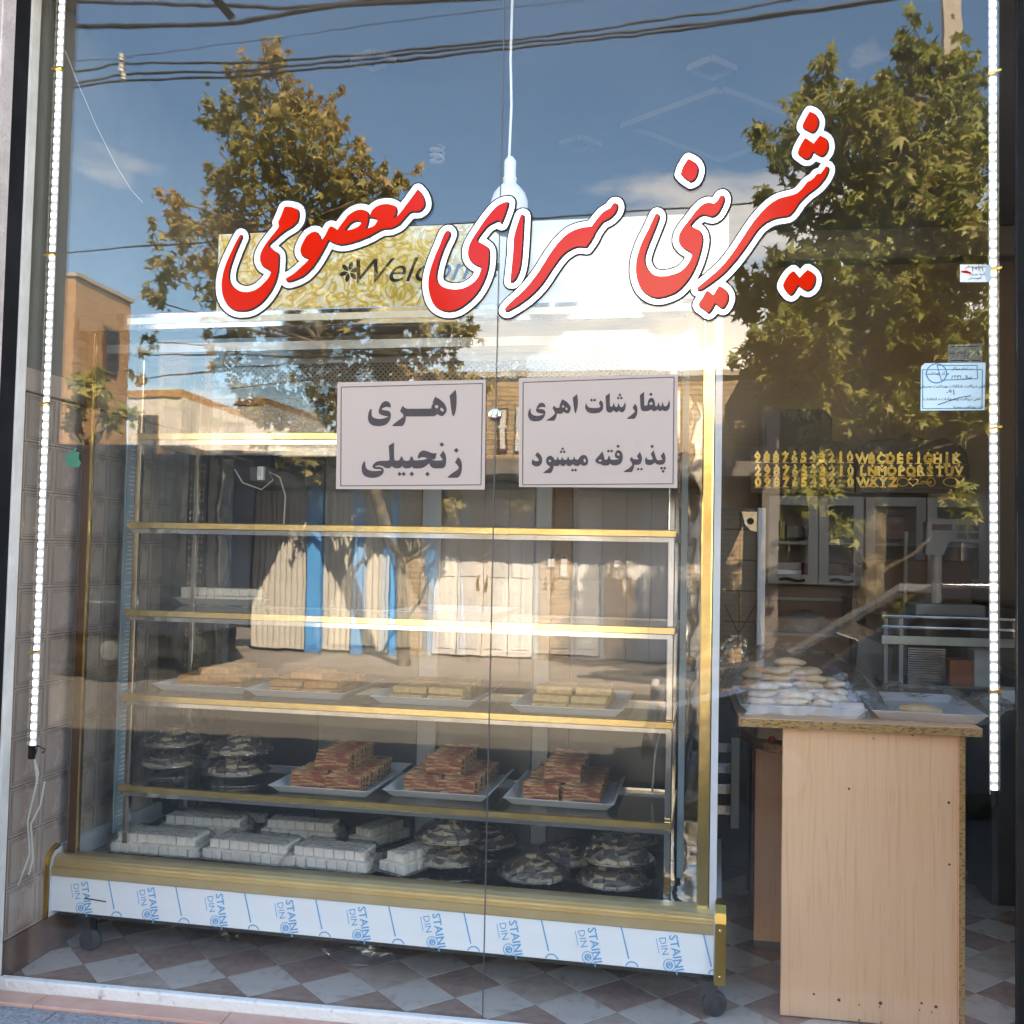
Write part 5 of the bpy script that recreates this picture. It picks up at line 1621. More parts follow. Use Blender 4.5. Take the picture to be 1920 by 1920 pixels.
put('word_topper', text_mesh('Love', 0.04, M['goldsat'], 0.003, shear=0.3), t2, (p[0] - bx2, -0.008, p[2] - bz2), UP)


def wall_cab(label, x0_, x1_, z0_, z1_, stile, handles):
    t = thing('wall_cabinet', label, 'cabinet', (x0_, BY - 0.02, z0_), group='grey wall cabinets at the back')
    w_, h_ = x1_ - x0_, z1_ - z0_
    MB().box(0, w_, 0.25, 0.27, 0, h_).box(0, 0.018, 0.021, 0.25, 0, h_).box(w_ - 0.018, w_, 0.021, 0.25, 0, h_).box(0.018, w_ - 0.018, 0.021, 0.25, 0, 0.018).box(0.018, w_ - 0.018, 0.021, 0.25, h_ - 0.018, h_).box(0.018, w_ - 0.018, 0.03, 0.25, h_ * 0.45, h_ * 0.45 + 0.016).build('carcass', M['greywood'], t)
    for a, b in ((0.0, w_ * stile - 0.002), (w_ * stile + 0.002, w_)):
        f = 0.05
        MB().box(a, a + f, 0, 0.02, 0, h_).box(b - f, b, 0, 0.02, 0, h_).box(a + f, b - f, 0, 0.02, 0, f).box(a + f, b - f, 0, 0.02, h_ - f, h_).build('door_frame', M['greywood'], t, bevel=0.002, seg=1)
        boxobj('door_pane', (a + f, b - f, 0.008, 0.012, f, h_ - f), M['cabglass'], t)
        if handles:
            MB().tube([(a + w_ * 0.12 + (b - a) * 0.5 * s, -0.012 - 0.01 * math.sin(PI * s), 0.022 + 0.006 * math.sin(2 * PI * s)) for s in [i / 10 for i in range(11)]], 0.007, 7).build('handle', M['black'], t, smooth=True)
    return t


wall_cab('grey wall cabinet with two curved black handles under the numeral board', 0.505, 1.0, 1.262, 1.735, 0.53, True)
wall_cab('grey glass fronted wall cabinet under the letter board', 1.01, 1.63, 1.262, 1.735, 0.5, False)


def item(name, label, cat, m, dims, y=BY + 0.09, bevel=0.003):
    (xa, ya), (xb, yb) = dims
    a, b = on(xa, yb, 1, y), on(xb, ya, 1, y)
    z0_ = 1.2805 if a[2] < 1.4 else 1.491
    return tag(MB().box(a[0], b[0], y, y + 0.1, max(a[2], z0_), b[2]).build(name, m, None, bevel=bevel), label, cat)


item('white_box', 'upper white carton lying in the wall cabinet under the numerals', 'box', M['paper'], ((1457, 1055), (1503, 1067)))
item('white_box', 'lower white carton lying in the wall cabinet under the numerals', 'box', M['lamp'], ((1457, 1068.5), (1503, 1080)))
item('red_box', 'dark red carton beside the two white cartons in the wall cabinet', 'box', mat('dark_red_card', (0.12, 0.012, 0.015), (0.15, 0.02, 0.02), rough=0.5), ((1505, 1056), (1520, 1080)))
item('pink_packet', 'pink packet standing on the shelf of the wall cabinet under the letter board', 'packet', M['pink'], ((1742, 970), (1772, 1010)))
item('brown_packet', 'brown red packet at the corner of the wall cabinet under the letter board', 'packet', mat('brown_card', (0.11, 0.05, 0.04), (0.16, 0.08, 0.06), rough=0.5), ((1660, 968), (1696, 1010)))
item('dark_packet', 'dark packets standing behind the curved handle doors', 'packet', M['darksteel'], ((1475, 985), (1525, 1008)))
item('beige_packet', 'low beige packet behind the curved handle doors', 'packet', M['biscuit2'], ((1462, 978), (1472, 1008)))
item('grey_case', 'grey brown case lying at the bottom of the wall cabinet', 'box', M['brownwood'], ((1545, 1057), (1595, 1080)))
# tan paper or wall strip behind, brown low cupboard and panel
wc = thing('wooden_cupboard', 'low brown wooden cupboard with an open shelf behind the bread counter', 'cupboard', (0.47, 2.5, 0.0))
boxobj('back_board', (0.0, 0.52, 0.33, 0.35, 0.0, 1.25), M['brownwood'], wc)
boxobj('door', (0.0, 0.43, 0.0, 0.018, 0.55, 0.995), M['brownwood'], wc, bevel=0.002)
boxobj('shelf', (0.0, 0.44, 0.0, 0.33, 0.9955, 1.012), M['greywood'], wc)
boxobj('upright', (0.44, 0.462, 0.0, 0.33, 0.0, 1.20), M['brownwood'], wc)
boxobj('cross_rail', (0.0, 0.44, 0.30, 0.329, 1.17, 1.185), M['greywood'], wc)
bagm = mat('grey_bag', (0.14, 0.135, 0.14), (0.07, 0.065, 0.065), scale=9, rough=0.35, bump=0.8, bscale=14)
mb = MB()
for i in range(9):
    for j in range(20):
        a, e = 2 * PI * j / 20, PI / 2 * i / 8
        r_ = 1 + rnd.uniform(-.06, .06)
        mb.v.append((0.69 + 0.17 * r_ * math.cos(a) * math.cos(e), 2.66 + 0.1 * r_ * math.sin(a) * math.cos(e), 1.0125 + 0.11 * r_ * math.sin(e)))
for i in range(8):
    for j in range(20):
        mb.f.append((i * 20 + j, i * 20 + (j + 1) % 20, (i + 1) * 20 + (j + 1) % 20, (i + 1) * 20 + j))
        mb.m.append(0)
tag(mb.build('flour_sack', bagm, None, smooth='all'), 'slumped grey sack lying on the open shelf of the brown cupboard', 'sack')
tag(MB().box(0.995, 1.52, 2.6, 2.66, 0.75, 1.402).box(1.04, 1.05, 2.592, 2.6, 0.75, 1.38).build('brown_board', M['brownwood'], None, bevel=0.004), 'brown wooden panel standing behind the glass counter', 'panel')
tag(MB().tube([(1.19, 2.585, 0.8), (1.188, 2.585, 1.1), (1.192, 2.585, 1.55)], 0.010, 8).build('pale_rod', M['concrete'], None), 'thin pale rod standing upright before the brown panel', 'rod')
tag(MB().prism([[(0.90, 0.62), (0.935, 1.02), (1.10, 0.95), (1.08, 0.62)]], lambda a, b, t: (a, t, b), 2.44, 2.45).build('grey_board', M['greywood'], None), 'tilted grey board leaning between cupboard and glass counter', 'board')
# steel fridge with white edge behind the counter
fr = thing('steel_fridge', 'dark steel fridge with white front post and louvred base behind the counter', 'fridge', (0.23, 1.75, 0.0))
boxobj('body', (-0.25, 0.14, 0.03, 0.55, 0.0, 1.62), M['darksteel'], fr, bevel=0.003)
boxobj('white_post', (0.142, 0.178, -0.01, 0.05, 0.0, 1.62), M['whitepaint'], fr, bevel=0.004)
m = MB()
for z in (1.52, 1.38, 1.24, 1.10, 0.95):
    m.box(0.0, 0.139, 0.026, 0.0295, z, z + 0.006)
m.box(0.064, 0.070, 0.024, 0.0295, 0.6, 1.6)
m.bar((0.0, 0.027, 1.18), (0.066, 0.027, 1.05), 0.006, 0.003, (0, 1, 0)).bar((0.139, 0.027, 1.18), (0.068, 0.027, 1.05), 0.006, 0.003, (0, 1, 0))
m.build('door_seam', M['ink'], fr)
lk = MB().prism([[(0.076 + 0.0, 1.60), (0.138, 1.60), (0.138, 1.515), (0.115, 1.52), (0.088, 1.545)]], lambda a, b, t: (a, t, b), 0.012, 0.025).build('lock_plate', M['chrome'], fr, bevel=0.003)
MB().lathe([(0.0, -0.006), (0.014, -0.005), (0.016, 0.0)], 16).build('keyhole', M['ink'], lk, loc=(0.112, 0.0115, 1.56), rot=(-PI / 2, 0, 0))
for k in range(4):
    z = 0.235 + k * 0.093
    boxobj('louvre', (-0.09, 0.04, 0.012, 0.0295, z, z + 0.045), M['chrome'], fr, bevel=0.003)
boxobj('louvre_post', (0.04, 0.075, 0.008, 0.0295, 0.18, 0.58), M['steel'], fr)
boxobj('film_panel', (-0.09, 0.085, 0.020, 0.0295, 0.62, 0.84), M['backfilm'], fr)
put('film_print', text_mesh('STAINLESS', 0.05, M['greyprint'], 0.0003), fr, (-0.005, 0.0195, 0.73), (PI / 2, R(-17), 0))


def lump(name, label, c, s, m, cat, seed):
    r2 = random.Random(seed)
    mb = MB()
    n, k_ = 18, 10
    for i in range(k_ + 1):
        for j in range(n):
            a, e = 2 * PI * j / n, PI * i / k_
            q_ = 1 + r2.uniform(-0.2, 0.2) + 0.15 * math.sin(3 * a + i)
            mb.v.append((s[0] * q_ * math.cos(a) * math.sin(e), s[1] * q_ * math.sin(a) * math.sin(e), s[2] * math.cos(e) * q_))
    for i in range(k_):
        for j in range(n):
            mb.f.append((i * n + j, i * n + (j + 1) % n, (i + 1) * n + (j + 1) % n, (i + 1) * n + j))
            mb.m.append(0)
    return tag(mb.build(name, m, None, loc=c), label, cat)


rk = tag(MB().box(0.13, 0.345, 1.15, 1.5, 0.86, 0.875).box(0.14, 0.16, 1.16, 1.18, 0.0, 0.86).box(0.32, 0.34, 1.16, 1.18, 0.0, 0.86).box(0.14, 0.16, 1.46, 1.48, 0, 0.86).box(0.32, 0.34, 1.46, 1.48, 0, 0.86).build('bag_stand', M['darksteel'], None), 'narrow dark steel stand holding crumpled bags beside the fridge', 'stand')
lump('crumpled_bag', 'crumpled clear plastic bags piled between cabinet and bread counter', (0.235, 1.3, 0.965), (0.085, 0.08, 0.095), M['bagfilm'], 'plastic bag', 3)
# glass counter and scale on the right
gk = thing('glass_counter', 'low glass display counter with chrome rails behind the bread trays', 'counter', (0.98, 2.1, 0.0))
boxobj('base', (0.0, 0.62, 0.05, 0.5, 0.0, 0.62), M['darksteel'], gk)
for z in (1.125, 1.075, 1.0):
    boxobj('rail', (0.0, 0.64, 0.0, 0.02, z, z + (0.012 if z != 1.0 else 0.04)), M['chrome'] if z != 1.0 else M['steel'], gk, bevel=0.002)
for x in (0.01, 0.08, 0.60):
    boxobj('post', (x, x + 0.018, 0.001, 0.019, 0.62, 1.124), M['chrome'], gk)
boxobj('front_glass', (0.02, 0.62, 0.021, 0.025, 0.63, 1.12), M['cabglass'], gk)
boxobj('glass_top', (0.0, 0.64, 0.02, 0.5, 1.126, 1.132), M['shelfglass'], gk)
for z in (0.66, 0.80):
    boxobj('shelf', (0.03, 0.6, 0.04, 0.5, z, z + 0.008), M['steel'], gk)
sg = MB()
for k in range(16):
    sg.box(0.13, 0.30, 0.05, 0.052, 0.81 + k * 0.011, 0.817 + k * 0.011)
sg.build('ribbed_tin', M['chrome'], gk)
tag(boxobj('orange_carton', (1.30, 1.41, 2.16, 2.30, 0.8085, 0.93), M['amber'], None, bevel=0.003), 'orange carton standing inside the low glass counter', 'carton')
tag(boxobj('white_carton', (1.415, 1.52, 2.17, 2.30, 0.8085, 0.98), M['lamp'], None, bevel=0.003), 'cream carton standing next to the orange one in the glass counter', 'carton')
tag(boxobj('white_tub', (1.36, 1.52, 1.6, 1.75, 0.80, 0.86), M['tray'], None, bevel=0.01), 'white plastic tub behind the single bread tray', 'tub')
tag(MB().box(1.30, 1.6, 1.5, 1.85, 0.0, 0.7985).build('steel_table', M['darksteel'], None, bevel=0.004), 'dark steel side table behind the bread counter', 'table')
sk = thing('shop_scale', 'grey shop scale with red display on a tall pole', 'scale', (1.27, 2.28, 1.1325))
boxobj('base', (-0.12, 0.2, -0.1, 0.14, 0.0, 0.06), M['greywood'], sk, bevel=0.01)
MB().tube([(0, 0, 0.06), (0, 0, 0.33)], 0.024, 14).build('pole', M['concrete'], sk, smooth=True)
hd2 = MB().prism([[(-0.055, 0.30), (0.02, 0.30), (0.05, 0.36), (0.20, 0.36), (0.215, 0.375), (0.215, 0.45), (0.20, 0.465), (-0.04, 0.465), (-0.055, 0.45)]], lambda a, b, t: (a, t, b), -0.03, 0.03).build('display_head', M['greywood'], sk, bevel=0.006)
boxobj('screen', (-0.03, 0.065, -0.032, -0.0305, 0.415, 0.445), M['redlcd'], hd2)
for x, z in ((0.085, 0.415), (0.14, 0.415), (0.085, 0.375), (0.14, 0.375)):
    boxobj('key', (x, x + 0.045, -0.033, -0.0305, z, z + 0.028), M['darksteel'], hd2, bevel=0.002)
# counter along the right wall
rc = thing('side_counter', 'white panelled display counter with red stripes along the right wall', 'counter', (1.62, 0.4, 0.0))
MB().prism([[(0.0, 0.10), (-0.05, 0.82), (-0.05, 0.86), (0.6, 0.86), (0.6, 0.0), (0.06, 0.0)]], lambda a, b, t: (a, t, b), 0.0, 2.55).build('body', M['greywood'], rc)
for y in (0.4, 1.0, 1.6):
    MB().prism([[(0.30 + y, 0.15), (0.42 + y, 0.15), (0.18 + y, 0.80), (0.10 + y, 0.80)]], lambda a, b, t: (-0.003 - 0.0695 * (b - 0.10) - t, a, b), 0.0, 0.001).build('red_stripe', M['pink'], rc)
for z in (0.90, 1.0, 1.18):
    boxobj('rail', (-0.05, -0.035, 0.0, 2.5, z, z + 0.012), M['chrome'], rc)
boxobj('side_glass', (-0.045, -0.041, 0.0, 2.5, 0.862, 1.19), M['cabglass'], rc)
boxobj('glass_top', (-0.05, 0.6, 0.0, 2.5, 1.193, 1.2), M['shelfglass'], rc)
lump('crumpled_bag', 'crumpled clear bag end hanging beside the counter tray', (1.03, 0.62, 0.92), (0.06, 0.12, 0.035), M['bagfilm'], 'plastic bag', 8)

# ================================================================== the street, seen in the window
FY = -11.5


def mx_(px, d=11.5):
    return mir(px, 1080, d).x


def leaf_shape(lobes):
    """flat star-lobed leaf in its own plane (x across, y along)"""
    pts = []
    for a, r in lobes:
        pts.append((r * math.sin(R(a)), r * math.cos(R(a)) * 1.0))
    return np.array(pts)


PLANE = leaf_shape([(180, 0.2), (132, 0.52), (104, 0.30), (62, 0.85), (36, 0.45), (3, 1.1), (-30, 0.42), (-58, 0.80), (-98, 0.30), (-124, 0.55)])
SLIM = leaf_shape([(180, 0.15), (110, 0.30), (50, 0.32), (28, 0.5), (0, 1.0), (-28, 0.5), (-50, 0.32), (-110, 0.30)])


def leaf_arrays(shape, pos, nrm, size, rg, droop=0.45):
    """vertices, faces and a tone per leaf for leaves at pos facing nrm"""
    n = len(pos)
    k = len(shape)
    ref = rg.normal(size=(n, 3))
    a = np.cross(nrm, ref)
    a /= np.linalg.norm(a, axis=1, keepdims=True) + 1e-9
    b = np.cross(nrm, a)
    sh = np.vstack([[0, 0.15], shape])
    rr = np.linalg.norm(sh, axis=1)
    V = pos[:, None, :] + size[:, None, None] * (sh[None, :, 0:1] * a[:, None, :] + sh[None, :, 1:2] * b[:, None, :] - droop * (rr ** 2)[None, :, None] * nrm[:, None, :])
    V = V.reshape(-1, 3)
    base = (np.arange(n) * (k + 1))[:, None]
    i = np.arange(k)
    Fc = np.stack([np.zeros(k, int), 1 + i, 1 + (i + 1) % k], 1)
    Fc = (base[:, :, None] + Fc[None]).reshape(-1, 3)
    return V, Fc


def leaf_mesh(name, V, Fc, tone, m):
    me = bpy.data.meshes.new(name)
    me.vertices.add(len(V))
    me.vertices.foreach_set('co', V.ravel())
    me.loops.add(len(Fc) * 3)
    me.loops.foreach_set('vertex_index', Fc.ravel().astype(np.int32))
    me.polygons.add(len(Fc))
    me.polygons.foreach_set('loop_start', np.arange(0, len(Fc) * 3, 3, dtype=np.int32))
    me.materials.append(m)
    at = me.attributes.new('tone', 'FLOAT', 'POINT')
    at.data.foreach_set('value', tone.astype(np.float32))
    me.update()
    me.validate()
    return me


def tree(name, label, group, trunk, blobs, n, size, shape, m, singles, seed, cam_side=True):
    """trunk: list of (point, radius); blobs: (centre, radius, weight)"""
    rg = np.random.default_rng(seed)
    base = Vector(trunk[0][0])
    t = thing(name, label, 'tree', base, 0, group)
    MB().tube([Vector(p) - base for p, r in trunk], [r for p, r in trunk], 10).build('trunk', M['bark'], t, smooth=True)
    lm_ = MB()
    top = [Vector(p) for p, r in trunk]
    for c, r, w_ in blobs:
        c = Vector(c)
        s = min(top[1:], key=lambda q: (q - c).length + 0.35 * max(0, q.z - c.z + 0.2) * 3)
        mid = s.lerp(c, 0.5) + Vector((rg.normal() * 0.08, rg.normal() * 0.08, -0.06))
        lm_.tube([s - base, mid - base, c - base], [0.035, 0.02, 0.007], 5)
    lm_.build('limbs', M['bark'], t, smooth=True)
    wts = np.array([b[2] * b[1] ** 2 for b in blobs])
    cnt = rg.multinomial(n, wts / wts.sum())
    P_, N_ = [], []
    tw_ = MB()
    for (c, r, w_), k in zip(blobs, cnt):
        if not k:
            continue
        nc = max(4, k // 17)
        c_ = np.array(c)
        d = rg.normal(size=(nc, 3)) + np.array([0, 0, 0.55])
        d /= np.linalg.norm(d, axis=1, keepdims=True)
        st_ = c_ + rg.normal(size=(nc, 3)) * r * 0.28
        ln_ = r * (0.55 + 0.75 * rg.random((nc, 1)))
        up_ = np.array([0, 0, 1.0]) * r * 0.35
        idx = rg.integers(0, nc, k)
        f_ = rg.random((k, 1)) ** 0.8
        p = st_[idx] + d[idx] * ln_[idx] * f_ + up_ * f_ ** 2 + rg.normal(size=(k, 3)) * (0.05 + 0.05 * r) * (1.15 - f_)
        nn = rg.normal(size=(k, 3)) * 0.8 + d[idx] * 0.35 + np.array([0, 0, 0.7])
        for q in range(min(nc, 26)):
            e0, e1 = Vector(st_[q]), Vector(st_[q] + d[q] * ln_[q] * 0.5 + up_ * 0.25)
            e2 = Vector(st_[q] + d[q] * ln_[q] * 0.92 + up_ * 0.85)
            tw_.tube([e0 - base, e1 - base, e2 - base], [0.007, 0.005, 0.002], 4, caps=False)
        P_.append(p)
        N_.append(nn / np.linalg.norm(nn, axis=1, keepdims=True))
    P_, N_ = np.vstack(P_), np.vstack(N_)
    tw_.build('twigs', M['bark'], t, fix=False)
    S_ = size * (0.65 + 0.7 * rg.random(len(P_)))
    tone = np.clip(rg.normal(0.45, 0.25, len(P_)) + 0.25 * np.sin(P_[:, 2] * 2.1 + P_[:, 0] * 1.7), 0, 1)
    V, Fc = leaf_arrays(shape, P_ - np.array(base), N_, S_, rg)
    big = np.argsort(P_[:, 1])[::-1][:singles] if singles else np.array([], int)
    keep = np.ones(len(P_), bool)
    keep[big] = False
    k1 = len(shape) + 1
    fk = np.repeat(keep, len(shape))
    vk = np.repeat(keep, k1)
    remap = np.cumsum(vk) - 1
    o = put('foliage', leaf_mesh('foliage', V[vk], remap[Fc[fk]], np.repeat(tone[keep], k1), m), t)
    tag(o, kind='stuff')
    if singles:
        protos = []
        for q in range(6):
            v1, f1 = leaf_arrays(shape, np.zeros((1, 3)), np.array([[0, 0, 1.0]]), np.array([1.0]), np.random.default_rng(q), 0.3 + 0.09 * q)
            protos.append(leaf_mesh('leaf', v1, f1, np.full(k1, q / 5), m))
        for i in big:
            o = put('leaf', protos[int(rg.integers(0, 6))], t, P_[i] - np.array(base), scale=(S_[i],) * 3)
            o.rotation_euler = (Vector(N_[i]).to_track_quat('Z', 'Y') @ Matrix.Rotation(rg.random() * 6.28, 3, 'Z').to_quaternion()).to_euler()
    return t


def blobs_px(lst, d, rg, depth=0.8):
    out = []
    for px, py, r, *w_ in lst:
        rm = r * (d + 3.0) / F
        c = mir(px, py, d + rg.uniform(-depth, depth))
        out.append((tuple(c), rm, w_[0] if w_ else 1.0))
    return out


rg = random.Random(11)
DL = 9.8
LT = [(510, 130, 42), (480, 200, 62), (420, 245, 50), (560, 215, 62), (610, 235, 45), (470, 320, 95), (590, 320, 85), (680, 310, 36), (640, 390, 70), (750, 345, 34), (700, 360, 48), (325, 375, 30, .7), (320, 440, 50, .8), (420, 430, 85), (560, 440, 105), (325, 520, 48, .7), (295, 565, 36, .7), (440, 540, 95, .8), (590, 550, 105, .8), (690, 520, 80, .7), (420, 640, 70, .5), (560, 650, 110, .8), (700, 640, 100, .7), (800, 660, 90, .7), (620, 750, 105), (740, 760, 90), (500, 760, 75, .8), (560, 830, 75), (690, 840, 80), (750, 420, 40), (740, 480, 60), (775, 530, 50), (815, 570, 45), (700, 580, 85), (870, 640, 50, .5), (860, 730, 60, .5), (850, 940, 45), (470, 690, 60, .6), (265, 665, 18, .5), (255, 710, 18, .5), (280, 640, 18, .5)]
b0 = mir(757, 1240, 10.2)
tl = [((b0.x, -10.2, -0.12), 0.10), ((b0.x - 0.1, -10.2, 1.2), 0.085), ((b0.x - 0.5, -10.1, 2.4), 0.08), (tuple(mir(610, 650, DL)), 0.07), (tuple(mir(540, 430, DL)), 0.05), (tuple(mir(505, 220, DL)), 0.02)]
tree('street_tree', 'tall brown green tree with pointed top mirrored over the gold header', 'street trees reflected in the window', tl, blobs_px([q for q in LT if q[1] < 590], DL, rg, 0.5) + blobs_px([q for q in LT if q[1] >= 590], 10.75, rg, 0.25), 13500, 0.092, PLANE, M['leaf_autumn'], 0, 3)
DR = 7.4
RT = [(1545, 125, 26), (1520, 190, 46), (1500, 270, 60), (1425, 255, 24, .6), (1450, 320, 36, .7), (1435, 380, 36, .7), (1720, 90, 36), (1745, 160, 62), (1690, 200, 48), (1610, 230, 62), (1700, 270, 88), (1800, 170, 60), (1820, 300, 76), (1560, 320, 76), (1650, 370, 98), (1760, 390, 92), (1510, 410, 50, .8), (1580, 450, 82), (1700, 480, 98), (1820, 470, 80), (1460, 500, 40, .6), (1410, 570, 46, .7), (1500, 570, 82), (1640, 580, 95, .8), (1770, 580, 92, .7), (1425, 660, 50, .7), (1530, 680, 80, .6), (1660, 690, 95, .45), (1790, 690, 80, .4), (1470, 750, 50, .4), (1600, 790, 66, .4), (1720, 770, 60, .3), (1545, 870, 56, .5), (1530, 940, 46, .6), (1500, 880, 40, .3), (1820, 790, 50, .4), (1800, 960, 40, .25), (1590, 1000, 30, .3), (1910, 250, 70), (1960, 420, 100), (1960, 600, 110), (1930, 780, 70, .5)]
b0 = mir(1630, 1200, DR)
tr_ = [((b0.x, -DR, -0.15), 0.17), ((b0.x, -DR, 1.2), 0.14), ((b0.x + 0.08, -DR, 2.4), 0.12), (tuple(mir(1650, 600, DR)), 0.085), (tuple(mir(1680, 400, DR)), 0.06), (tuple(mir(1710, 180, DR)), 0.02)]
tree('plane_tree', 'big yellow green plane tree with star leaves mirrored above the counter', 'street trees reflected in the window', tr_, blobs_px([(q[0], q[1], q[2], (q[3] if len(q) > 3 else 1.0) * (1.9 if q[1] > 560 else 1.0)) for q in RT], DR, rg, 0.9), 17000, 0.088, PLANE, M['leaf_green'], 240, 5)
# climbing plant mirrored at the far left
VB = [(160, 720, 26), (150, 760, 24), (185, 745, 24), (200, 790, 22), (140, 800, 20), (235, 780, 16, .6)]
b0 = mir(165, 1150, 9.0)
tree('climbing_shrub', 'leafy climbing plant mirrored at the tiled wall edge', None, [((b0.x, -9.2, -0.1), 0.03), ((b0.x, -9.1, 1.2), 0.025), (tuple(mir(160, 850, 9.0)), 0.015)], blobs_px(VB, 9.0, rg, 0.3), 700, 0.11, SLIM, M['leaf_green'], 0, 9)

# ------------------------------------------------------------------ houses opposite
hs = thing('brick_house', 'tan brick house with two white gates mirrored in the window', 'house', (mx_(770), FY, -0.09))
ox = mx_(770)


def hx(px):
    return mx_(px) - ox


HW = hx(1420)
zt_ = 2.56
w_ = MB()
w_.box(0, hx(800), -0.35, 0, 0, zt_).box(hx(1011), hx(1014), -0.35, -0.02, 0, zt_).box(hx(1070), hx(1073), -0.35, -0.02, 0, zt_).box(hx(1275), HW, -0.35, 0, 0, zt_)
w_.box(0, HW, -0.35, 0.0, zt_ + 0.24, 4.05)
w_.build('wall', M['brick'], hs)
boxobj('eave_slab', (-0.3, HW + 0.1, -0.4, 1.05, zt_, zt_ + 0.2), M['slab'], hs)
boxobj('parapet', (-0.05, HW + 0.05, -0.4, 0.06, 4.05, 4.13), M['concrete'], hs)
boxobj('rear_wall', (0, HW, -6, -0.36, 0.0, 4.0), M['slab'], hs)
bk = [MB().box(0.003, 0.197, -0.3, 0.0, 0.003, 0.069).mesh('brick', M['brick_solid'], bevel=0.004, seg=1), MB().box(0.003, 0.097, -0.3, 0.0, 0.003, 0.069).mesh('brick', M['brick_solid'], bevel=0.004, seg=1)]
px0, pw_ = hx(1014), hx(1070) - hx(1014)
sc_ = pw_ / 0.5
for r_ in range(35):
    xs_ = [(0, 0), (0.2, 0), (0.4, 1)] if r_ % 2 else [(0, 1), (0.1, 0), (0.3, 0)]
    for x, k in xs_:
        put('brick', bk[k], hs, (px0 + x * sc_, rnd.uniform(-0.004, 0.003), r_ * 0.072), scale=(sc_, 1, 1))
for px, h_ in ((1028, 0.13), (1052, 0.27)):
    z_ = 1.47
    it = boxobj('intercom', (hx(px), hx(px + 12), 0.004, 0.03, z_ - h_, z_ + 0.03), M['gate'], hs, bevel=0.004)
    boxobj('grille', (hx(px + 2), hx(px + 10), 0.031, 0.033, z_ - 0.03, z_ + 0.01), M['ink'], it)
MB().tube([(hx(1016), 0.01, 1.56), (hx(1036), 0.015, 1.5), (hx(1042), 0.02, 1.52), (hx(1070), 0.01, 1.42)], 0.008, 5).build('doorbell_cable', M['cable'], hs)
for (a, b), lab in (((801, 1010), 'left'), ((1074, 1274), 'right')):
    xa, xb = hx(a), hx(b)
    gt = put('gate', None, hs, (xa, -0.06, 0.0))
    gt.empty_display_size = 0.1
    W_ = xb - xa
    MB().box(0, 0.07, -0.05, 0.03, 0, 2.5).box(W_ - 0.07, W_, -0.05, 0.03, 0, 2.5).box(0.07, W_ - 0.07, -0.05, 0.03, 2.43, 2.5).build('gate_frame', M['gateframe'], gt)
    n_ = 4
    for k in range(n_):
        x_ = 0.07 + (W_ - 0.14) * k / n_
        x2 = 0.07 + (W_ - 0.14) * (k + 1) / n_
        pnl = MB().box(x_ + 0.006, x2 - 0.006, -0.03, 0.0, 0.03, 2.42)
        pnl.box(x_ + 0.05, x2 - 0.05, 0.0005, 0.014, 0.12, 1.0).box(x_ + 0.05, x2 - 0.05, 0.0005, 0.014, 1.15, 2.3)
        pnl.build('gate_panel', M['gate'], gt, bevel=0.004, seg=1)
        if k in (1, 2):
            MB().tube([(x2 - 0.06 if k == 1 else x_ + 0.06, 0.01, 0.98), (x2 - 0.06 if k == 1 else x_ + 0.06, 0.06, 1.02), (x2 - 0.06 if k == 1 else x_ + 0.06, 0.06, 1.12), (x2 - 0.06 if k == 1 else x_ + 0.06, 0.01, 1.16)], 0.014, 6).build('gate_handle', M['goldsat'], gt)
    MB().box(0.072, W_ - 0.072, 0.001, 0.012, 1.36, 1.385).build('gate_bar', M['gateframe'], gt)
for a, b in ((928, 946), (962, 984), (1085, 1125), (1180, 1220)):
    fm = MB().box(hx(a), hx(b), 0.001, 0.05, 2.98, 3.6).build('window', M['whitepaint'] if a != 928 else M['brownwood'], hs, bevel=0.006)
    boxobj('curtain', (hx(a) + 0.03, hx(b) - 0.03, 0.0505, 0.053, 3.01, 3.57), M['curtain'], fm)
    boxobj('window_bar', (hx(a), hx(b), 0.0535, 0.06, 3.32, 3.35), M['whitepaint'], fm)
# dark workshop with blue posts and a cream shutter
ws = thing('dark_workshop', 'dark open workshop with bright blue posts and cream ribbed shutter mirrored at the left', 'workshop', (mx_(130), FY, -0.09))
oy = mx_(130)
wx = lambda px: mx_(px) - oy
EW = wx(770)
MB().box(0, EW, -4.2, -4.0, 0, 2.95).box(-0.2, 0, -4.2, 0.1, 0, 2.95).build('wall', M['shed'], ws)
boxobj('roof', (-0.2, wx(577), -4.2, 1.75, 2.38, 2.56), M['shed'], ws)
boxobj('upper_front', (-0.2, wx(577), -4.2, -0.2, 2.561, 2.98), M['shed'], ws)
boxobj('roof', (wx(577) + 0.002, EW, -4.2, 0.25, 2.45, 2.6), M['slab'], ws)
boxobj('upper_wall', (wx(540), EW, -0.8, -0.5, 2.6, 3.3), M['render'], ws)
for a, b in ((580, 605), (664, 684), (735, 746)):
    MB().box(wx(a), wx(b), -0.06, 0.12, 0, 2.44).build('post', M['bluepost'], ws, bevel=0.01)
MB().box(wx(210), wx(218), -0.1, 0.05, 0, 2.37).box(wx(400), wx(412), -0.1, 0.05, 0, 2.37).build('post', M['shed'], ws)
for a, b in ((474, 578), (606, 663), (686, 734)):
    n_ = max(3, int((wx(b) - wx(a)) / 0.085))
    for k in range(n_):
        x_ = wx(a) + (wx(b) - wx(a)) * k / n_
        MB().prism([[(0, 0.0), (0.02, 0.028), (0.052, 0.028), (0.072, 0.0), (0.072, -0.01), (0, -0.01)]], lambda p_, q_, t: (x_ + p_, q_, t), 0.05, 2.37).build('slat', M['shutter'], ws)
boxobj('back_shutter', (wx(474), wx(734), -0.03, -0.012, 0.04, 2.36), M['shutter'], ws)
